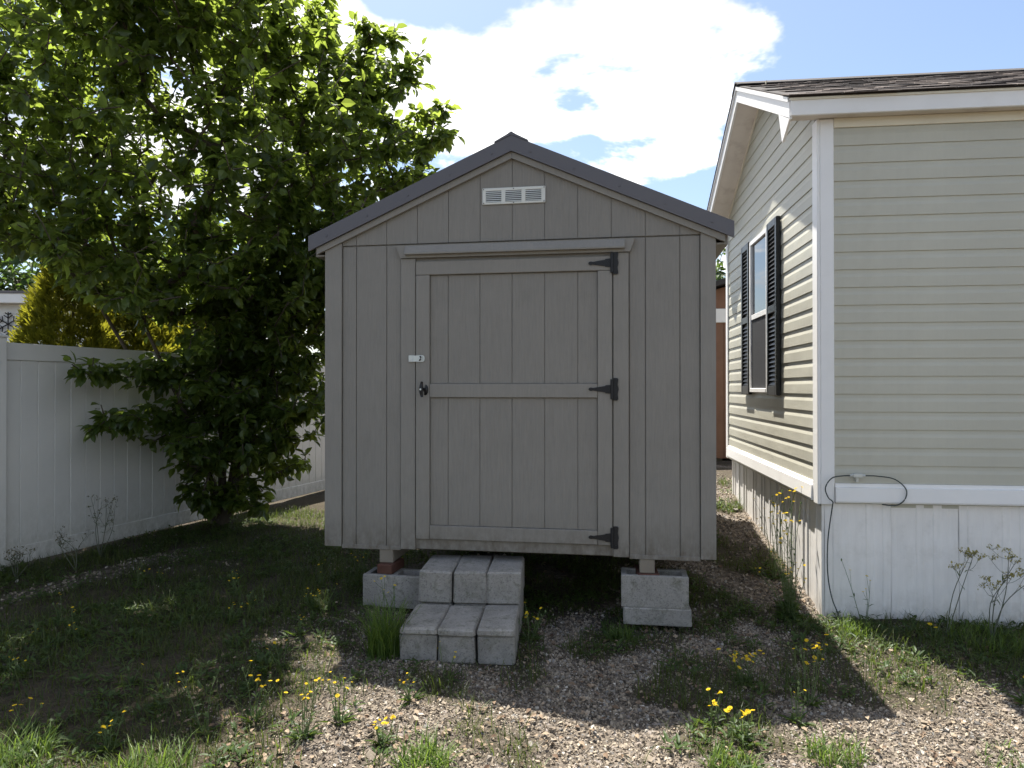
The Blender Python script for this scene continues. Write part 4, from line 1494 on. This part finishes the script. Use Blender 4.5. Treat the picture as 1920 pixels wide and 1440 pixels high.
g = np.random.default_rng(5)
xs, ys, sz = [], [], []
for n, bx, lo, hi in ((70000, (-1.6, 3.4, 2.2, 4.6), 0.0038, 0.0108), (14000, (0.7, 2.7, 4.2, 9.5), 0.006, 0.015), (9000, (-4.2, -2.2, 3.6, 6.8), 0.006, 0.014), (1500, (-2.6, 0.8, 6.0, 9.0), 0.01, 0.02)):
    x, y = sample_xy(g, n, *bx, lambda a, c: np.clip(1.05 - 1.1 * veg(a, c), 0.02, 1) * (fence_dist(a, c) > 0.05))
    xs.append(x)
    ys.append(y)
    sz.append(lo + (hi - lo) * g.random(len(x)) ** 2.2)
x, y, sz = np.concatenate(xs), np.concatenate(ys), np.concatenate(sz)
big = g.random(len(x)) < 0.006
sz = np.where(big, sz * 2.0, sz)
pos = np.stack([x, y, ground_z(x, y) + sz * 0.25], 1)
shape = np.stack([0.8 + 0.6 * g.random(len(x)), 0.65 + 0.5 * g.random(len(x)), 0.4 + 0.4 * g.random(len(x))], 1) * sz[:, None]
CB_V = np.array([(a_, b_, c_) for a_ in (-1, 1) for b_ in (-1, 1) for c_ in (-1, 1)], float) * 0.66
CB_F = np.array([(0, 1, 3), (0, 3, 2), (4, 6, 7), (4, 7, 5), (0, 4, 5), (0, 5, 1), (2, 3, 7), (2, 7, 6), (0, 2, 6), (0, 6, 4), (1, 5, 7), (1, 7, 3)])
V, F = scatter(CB_V, CB_F, pos, rand_rot(g, len(x)), shape)
V = V + g.normal(size=V.shape) * np.repeat(sz, 8)[:, None] * 0.24
x, y = sample_xy(g, 46000, -1.4, 3.2, 2.25, 4.3, lambda a, c: np.clip(1.1 - 0.75 * veg(a, c), 0.1, 1))
n = len(x)
sz = 0.0025 + 0.0035 * g.random(n)
OC_V = np.array([(1, 0, 0), (-1, 0, 0), (0, 1, 0), (0, -1, 0), (0, 0, 0.7), (0, 0, -0.7)], float)
OC_F = np.array([(0, 2, 4), (2, 1, 4), (1, 3, 4), (3, 0, 4), (2, 0, 5), (1, 2, 5), (3, 1, 5), (0, 3, 5)])
V2, F2 = scatter(OC_V, OC_F, np.stack([x, y, ground_z(x, y) + sz * 0.3], 1), rand_rot(g, n), sz)
F = np.concatenate([F, F2 + len(V)])
V = np.concatenate([V, V2])
tag(link('gravel', np_mesh('gravel', V, F, M['stone'])), 'loose tan and grey gravel over the ground', 'gravel', None, 'stuff')

# dead leaves and chips lying on the gravel
x, y = sample_xy(g, 5200, -1.6, 3.2, 2.2, 6.5, lambda a, c: 0.25 + 0.75 * (noise2(a, c, 1.4, 14) > 0.5))
n = len(x)
pos = np.stack([x, y, ground_z(x, y) + 0.012 + 0.01 * g.random(n)], 1)
fw_ = np.stack([np.cos(q_ := g.random(n) * 6.28), np.sin(q_), g.normal(size=n) * 0.25], 1)
rot = frames(fw_, g.normal(size=(n, 3)) * 0.3 + np.array([0, 0, 1]))
V, F = scatter(LEAF_V, LEAF_F, pos, rot, 0.015 + 0.022 * g.random(n))
tag(link('leaf_litter', np_mesh('leaf_litter', V, F, M['litter'])), 'dry brown leaf scraps scattered over the gravel', 'litter', None, 'stuff')

# grass blades
BLADE_V = np.array([(-0.5, 0, 0), (0.5, 0, 0), (0.42, 0.02, 0.42), (-0.42, 0.02, 0.42), (0.28, 0.16, 0.78), (-0.28, 0.16, 0.78), (0, 0.36, 1.0)])
BLADE_F = np.array([(0, 1, 2), (0, 2, 3), (3, 2, 4), (3, 4, 5), (5, 4, 6)])


def blades(g, x, y, z, length, width, lean):
    n = len(x)
    az = g.random(n) * 2 * np.pi
    ca, sa = np.cos(az), np.sin(az)
    rz_ = np.zeros((n, 3, 3))
    rz_[:, 0, 0] = ca
    rz_[:, 0, 1] = -sa
    rz_[:, 1, 0] = sa
    rz_[:, 1, 1] = ca
    rz_[:, 2, 2] = 1
    th = np.abs(g.normal(size=n)) * lean
    rx = np.zeros((n, 3, 3))
    rx[:, 0, 0] = 1
    rx[:, 1, 1] = np.cos(th)
    rx[:, 1, 2] = np.sin(th)
    rx[:, 2, 1] = -np.sin(th)
    rx[:, 2, 2] = np.cos(th)
    rot_ = rz_ @ rx
    return scatter(BLADE_V, BLADE_F, np.stack([x, y, z], 1), rot_, np.stack([width, length, length], 1))


x, y = sample_xy(g, 260000, -5.2, 3.4, 2.2, 8.2, lambda a, c: np.clip(veg(a, c) - 0.25, 0, 1) * 0.9 * (fence_dist(a, c) > 0.03) * (0.5 + 0.5 * (noise2(a, c, 5.0, 17) > 0.42)))
n = len(x)
lush = noise2(x, y, 1.7, 18)
ln_ = (0.03 + 0.075 * g.random(n) ** 1.5) * (0.6 + 0.9 * lush)
V, F = blades(g, x, y, ground_z(x, y) - 0.004, ln_, 0.0025 + 0.003 * g.random(n), 0.6)
tag(link('grass', np_mesh('grass', V, F, M['grass'])), 'short rough grass growing over the shaded ground', 'grass', None, 'stuff')

# broad low weeds: rosettes of small leaves
x, y = sample_xy(g, 9000, -5.0, 3.3, 2.2, 7.5, lambda a, c: np.clip(veg(a, c) * 1.1 - 0.2, 0, 1) * (fence_dist(a, c) > 0.06) * (noise2(a, c, 2.6, 19) > 0.45))
xr = np.repeat(x, 7)
yr = np.repeat(y, 7)
n = len(xr)
az = g.random(n) * 6.283
rr = 0.03 * g.random(n)
pos = np.stack([xr + np.cos(az) * rr, yr + np.sin(az) * rr, ground_z(xr, yr) + 0.005 + 0.03 * g.random(n)], 1)
fw_ = np.stack([np.cos(az), np.sin(az), 0.2 + 0.7 * g.random(n)], 1)
V, F = scatter(LEAF_V, LEAF_F, pos, frames(fw_), np.stack([0.014 + 0.016 * g.random(n), 0.022 + 0.035 * g.random(n), 0.03 + 0 * az], 1))
tag(link('low_weeds', np_mesh('low_weeds', V, F, M['weed'])), 'low leafy ground cover weeds among grass and gravel', 'weeds', None, 'stuff')

# ================================================================== single plants
FL_V, FL_F = [(0, 0, 0)], []
for k in range(10):
    a0_, a1_ = R(36 * k - 14), R(36 * k + 14)
    i0 = len(FL_V)
    FL_V += [(0.9 * math.cos(a0_), 0.9 * math.sin(a0_), 0.28), (1.0 * math.cos(R(36 * k)), 1.0 * math.sin(R(36 * k)), 0.22), (0.9 * math.cos(a1_), 0.9 * math.sin(a1_), 0.28)]
    FL_F += [(0, i0, i0 + 1), (0, i0 + 1, i0 + 2)]
for k in range(8):
    a0_ = R(45 * k)
    i0 = len(FL_V)
    FL_V += [(0.45 * math.cos(a0_), 0.45 * math.sin(a0_), 0.42), (0.45 * math.cos(a0_ + R(50)), 0.45 * math.sin(a0_ + R(50)), 0.42)]
    FL_F += [(0, i0, i0 + 1)]
flower_me = bpy.data.meshes.new('flower')
flower_me.from_pydata([tuple(c * 0.0085 for c in v) for v in FL_V], [], FL_F)
flower_me.materials.append(M['petal'])
bud_me = MB().tube([(0, 0, -.010), (0, 0, -.004), (0, 0, .003), (0, 0, .007)], [.002, .005, .0045, .002], 6).mesh('bud', M['stem'], True)


def leaf_obj(name, parent, items, mat):
    """items: list of (pos, dir, length, width)"""
    pos_ = np.array([i[0] for i in items], float)
    fw2 = np.array([i[1] for i in items], float)
    sc_ = np.array([(i[3], i[2], i[2] * 0.7) for i in items], float)
    V_, F_ = scatter(LEAF_V, LEAF_F, pos_, frames(fw2), sc_)
    o = link(name, np_mesh(name, V_, F_, mat), parent)
    o['kind'] = 'stuff'
    return o


def flowering_weed(x, y, h, nst, seed, label, group, spread=0.35, leafy=10, fl=(1, 3), fs=1.0, mat='weed', name='flowering_weed', lean=(0, 0)):
    r = random.Random(seed)
    root = tag(empty(name, (x, y, GZ(x, y) - 0.004)), label, 'weed', group)
    items = []
    for _ in range(nst):
        a_ = r.uniform(0, 6.283)
        sp = r.uniform(0.15, 1) * spread * h
        hh = h * r.uniform(0.6, 1.0)
        tip = Vector((math.cos(a_) * sp + lean[0] * hh, math.sin(a_) * sp + lean[1] * hh, hh))
        b0 = Vector((math.cos(a_) * 0.012, math.sin(a_) * 0.012, 0))
        mid = b0.lerp(tip, 0.5) + Vector((r.uniform(-.1, .1) * h * .4, r.uniform(-.1, .1) * h * .4, 0.06 * h))
        path = smooth_path([b0, mid, tip], 4)
        mb_ = MB().tube(path, [0.0024 - 0.0014 * i / (len(path) - 1) for i in range(len(path))], 5)
        heads = [tip]
        for _k in range(r.randint(*fl) - 1):
            f_ = r.uniform(0.5, 0.85)
            p_ = path[int(f_ * (len(path) - 1))]
            e_ = p_ + Vector((r.uniform(-1, 1) * .16 * h, r.uniform(-1, 1) * .16 * h, r.uniform(.1, .28) * h))
            mb_.tube([p_, p_.lerp(e_, .55) + Vector((0, 0, -.01 * h)), e_], [0.0012, 0.001, 0.0008], 4)
            heads.append(e_)
        st_ = mb_.build('stem', M['stem'], root, True)
        for hp in heads:
            if r.random() < 0.74:
                o = link('flower', flower_me, st_, hp, (r.uniform(-.6, .6), r.uniform(-.6, .6), r.uniform(0, 6)))
                s_ = fs * r.uniform(0.75, 1.25)
                o.scale = (s_, s_, s_)
            else:
                link('bud', bud_me, st_, hp, (r.uniform(-.3, .3), r.uniform(-.3, .3), 0))
        for _k in range(leafy // max(1, nst) + 2):
            f_ = r.uniform(0.05, 0.7)
            p_ = path[int(f_ * (len(path) - 1))]
            b2 = r.uniform(0, 6.283)
            items.append((p_, (math.cos(b2), math.sin(b2), r.uniform(.1, .9)), r.uniform(.03, .07) * (1.1 - f_), r.uniform(.012, .03) * (1.1 - f_)))
    for _k in range(leafy):
        b2 = r.uniform(0, 6.283)
        items.append(((math.cos(b2) * .01, math.sin(b2) * .01, .004), (math.cos(b2), math.sin(b2), r.uniform(.15, .9)), r.uniform(.04, .10), r.uniform(.012, .024)))
    leaf_obj('foliage', root, items, M[mat])
    return root


def tuft(x, y, h, n, rad, seed, label, group=None, mat='tuft', wid=0.005, lean=0.35):
    g_ = np.random.default_rng(seed)
    a_ = g_.random(n) * 6.283
    r_ = rad * np.sqrt(g_.random(n))
    V_, F_ = blades(g_, np.cos(a_) * r_, np.sin(a_) * r_, np.zeros(n), h * (0.4 + 0.6 * g_.random(n)), wid * (0.6 + 0.7 * g_.random(n)), lean)
    o = link('grass_tuft', np_mesh('grass_tuft', V_, F_, M[mat]), None, (x, y, GZ(x, y) - 0.006))
    return tag(o, label, 'grass tuft', group)


GT = 'grass tufts in the yard'
tuft(-0.69, 3.76, 0.34, 320, 0.10, 1, 'tall green grass tuft leaning against the concrete steps', GT, wid=0.006, lean=0.25)
tuft(-0.34, 2.66, 0.14, 260, 0.10, 2, 'bright green grass tuft at the bottom edge below the steps', GT, lean=0.6)
tuft(0.84, 2.66, 0.10, 240, 0.10, 3, 'bright low grass tuft on sunlit gravel, bottom centre right', GT, lean=0.7)
tuft(1.27, 2.74, 0.12, 220, 0.11, 4, 'sunlit grass tuft in the gravel between two flowering weeds', GT, lean=0.7)
tuft(0.62, 4.02, 0.10, 160, 0.08, 5, 'small dark grass tuft beside the concrete block by the alley', GT, lean=0.5)
tuft(2.03, 4.12, 0.13, 260, 0.10, 6, 'sunlit bushy weed tuft at the foot of the skirting corner', GT, lean=0.7)
tuft(2.72, 3.98, 0.14, 420, 0.22, 7, 'dark grass clump under the tall wispy weeds by the skirting', GT, lean=0.6)
tuft(1.62, 6.0, 0.16, 120, 0.10, 8, 'sunlit grass tuft growing in the alley beside the house', GT, lean=0.4)
tuft(-1.35, 2.60, 0.15, 260, 0.14, 9, 'sunlit grass clump at the bottom edge, nearest the gravel', GT, lean=0.5)
tuft(-1.95, 2.66, 0.16, 260, 0.16, 10, 'sunlit grass clump at the bottom edge, farther toward the fence', GT, lean=0.5)
tuft(2.55, 2.95, 0.12, 300, 0.2, 12, 'pale green grass patch on sunlit gravel at the far side', GT, lean=0.7)
tuft(2.0, 2.62, 0.08, 220, 0.2, 13, 'low grass patch at the bottom corner below the house', GT, lean=0.8)

GF = 'yellow flowering weeds'
W = [  # x, y, height, stems, label, spread, leafy, flowers, size
    (1.80, 4.52, 0.80, 12, 'tallest yellow flowered weed at the house skirting corner', 0.16, 70, (2, 4), 1.25),
    (1.74, 4.36, 0.42, 20, 'dense dark leafy weed clump in shade beside the skirting corner', 0.5, 330, (1, 2), 0.9),
    (1.90, 5.02, 0.66, 7, 'slender yellow flowered weed against the side skirting in the alley', 0.16, 26, (1, 3), 1.1),
    (1.14, 3.42, 0.16, 9, 'low cluster of yellow blooms on the shaded gravel', 0.9, 22, (2, 4), 1.2),
    (1.36, 3.18, 0.30, 7, 'upright yellow flowered weed at the shed shadow corner', 0.28, 18, (2, 4), 1.1),
    (1.24, 3.02, 0.18, 5, 'short leafy weed spike at the sunlit edge of the shadow', 0.2, 14, (1, 2), 0.8),
    (0.86, 2.98, 0.17, 5, 'yellow flowered weed on the shadow edge, right of centre', 0.5, 10, (1, 3), 1.2),
    (0.95, 2.86, 0.15, 5, 'little yellow flowered weed on sunlit gravel near the shadow edge', 0.5, 10, (1, 3), 1.2),
    (0.10, 3.98, 0.20, 7, 'yellow flowered weed in the dark beside the upper step', 0.55, 22, (1, 3), 1.1),
    (-0.72, 4.02, 0.34, 5, 'yellow flowered weed rising between the steps and the block', 0.3, 16, (1, 3), 1.0),
    (-0.33, 3.46, 0.20, 2, 'thin forked weed stalk directly in front of the steps', 0.3, 6, (2, 4), 0.8),
    (-0.46, 3.20, 0.14, 5, 'small budding weed on the shadow edge below the steps', 0.5, 12, (1, 3), 0.8),
    (-0.74, 2.98, 0.22, 6, 'yellow flowered weed where grass meets sunlit gravel', 0.35, 16, (1, 3), 0.9),
    (-0.86, 2.86, 0.26, 7, 'tall budding weed in sunlit grass beside the gravel', 0.3, 20, (2, 3), 0.9),
    (-0.52, 2.80, 0.13, 5, 'tiny yellow flowered weed on the sunlit gravel below the steps', 0.5, 10, (1, 3), 0.9),
    (-1.12, 3.02, 0.26, 5, 'weed with several yellow blooms at the dark grass edge', 0.4, 14, (2, 3), 1.0),
    (-1.62, 2.80, 0.16, 5, 'weed with pale yellow blooms in foreground grass', 0.4, 16, (1, 3), 1.1),
    (-1.30, 2.95, 0.34, 3, 'tall single stalked weed leaning in the foreground grass', 0.35, 12, (1, 2), 0.7),
    (-2.05, 2.95, 0.14, 4, 'small yellow flowered weed in the bottom corner grass', 0.5, 12, (1, 2), 1.1),
    (2.16, 4.26, 0.40, 3, 'sparse weed with three yellow blooms against the white skirting', 0.35, 8, (1, 2), 1.1),
    (2.44, 4.02, 0.12, 3, 'single bright yellow bloom low at the skirting foot', 0.5, 8, (1, 1), 1.5),
    (2.36, 3.18, 0.18, 4, 'pale flowered weed where the house shadow meets the gravel', 0.4, 18, (1, 3), 1.0),
]
for i, (x, y, h, ns, lab, sp, lf, fl, fs) in enumerate(W):
    flowering_weed(x, y, h, ns, 200 + i, lab, GF, sp, lf, fl, fs)
r = random.Random(77)
for i in range(26):
    for _ in range(40):
        x, y = r.uniform(-2.9, -0.8), r.uniform(3.3, 5.4)
        if float(veg(x, y)) > 0.5 and fence_dist(x, y) > 0.5:
            break
    flowering_weed(x, y, r.uniform(0.10, 0.20), 3, 400 + i, 'small yellow flowered weed in the dark shaded grass beside the shed', 'small weeds in the shaded grass', 0.5, 9, (1, 2), 0.85)

# tall wispy weeds against the skirting
def wispy(x, y, h, nst, seed, label, mat='greystem', lean=0.45, umb=True):
    r_ = random.Random(seed)
    root = tag(empty('wispy_weed', (x, y, GZ(x, y) - 0.005)), label, 'weed', 'tall wispy weeds')
    heads = []
    items = []
    for k_ in range(nst):
        a_ = r_.uniform(0, 6.283)
        tip = Vector((math.cos(a_) * lean * h * r_.uniform(.3, 1), math.sin(a_) * 0.08 * h - .03, h * r_.uniform(.7, 1)))
        mid = tip * 0.5 + Vector((r_.uniform(-.05, .05), r_.uniform(-.02, .02), .03))
        path = smooth_path([(0, 0, 0), mid, tip], 5)
        mb_ = MB().tube(path, [0.0036 - 0.0022 * i / (len(path) - 1) for i in range(len(path))], 5)
        ends = [tip]
        for _k in range(3):
            p_ = path[r_.randint(4, len(path) - 2)]
            e_ = p_ + Vector((r_.uniform(-1, 1) * .2 * h, r_.uniform(-.4, .2) * .1 * h, r_.uniform(.05, .28) * h))
            mb_.tube(smooth_path([p_, p_.lerp(e_, .5) + Vector((0, 0, -.015)), e_], 3), 0.0011, 4)
            ends.append(e_)
            items.append((p_, (r_.uniform(-1, 1), r_.uniform(-1, .3), r_.uniform(-.1, .8)), r_.uniform(.03, .07), r_.uniform(.006, .014)))
        for e_ in ends:
            for _k in range(6 if umb else 2):
                t_ = e_ + Vector((r_.uniform(-1, 1) * .035, r_.uniform(-1, 1) * .02, r_.uniform(.01, .035)))
                mb_.tube([e_, t_], 0.0008, 3)
                heads.append(t_)
        mb_.build('stem', M[mat], root, True)
    n_ = len(heads)
    g_ = np.random.default_rng(seed)
    hp = np.repeat(np.array([tuple(q) for q in heads]), 4, 0) + g_.normal(size=(n_ * 4, 3)) * 0.005
    V_, F_ = scatter(LEAF_V, LEAF_F, hp, frames(g_.normal(size=(n_ * 4, 3))), 0.010 + 0.008 * g_.random(n_ * 4))
    link('flower_heads', np_mesh('flower_heads', V_, F_, M['umbel' if umb else 'drygrass']), root)['kind'] = 'stuff'
    leaf_obj('foliage', root, items, M['weed'])


wispy(2.52, 4.04, 0.52, 2, 1, 'tall wispy weed with pale flower heads, nearest the cable')
wispy(2.78, 4.03, 0.54, 4, 2, 'tall wispy weed with pale flower heads, middle of the skirting')
wispy(3.02, 3.98, 0.40, 4, 3, 'spreading wispy grey green weed at the picture edge by skirting', lean=0.8)
wispy(-3.55, 5.98, 0.55, 5, 4, 'thin dry weed stalks in front of the white fence', 'greystem', 0.4, False)
wispy(-3.42, 5.45, 0.30, 4, 5, 'short dry weed stalks at the foot of the fence', 'greystem', 0.5, False)
wispy(-3.75, 5.25, 0.22, 5, 6, 'low feathery weeds at the fence foot, nearest the corner post', 'greystem', 0.9, False)
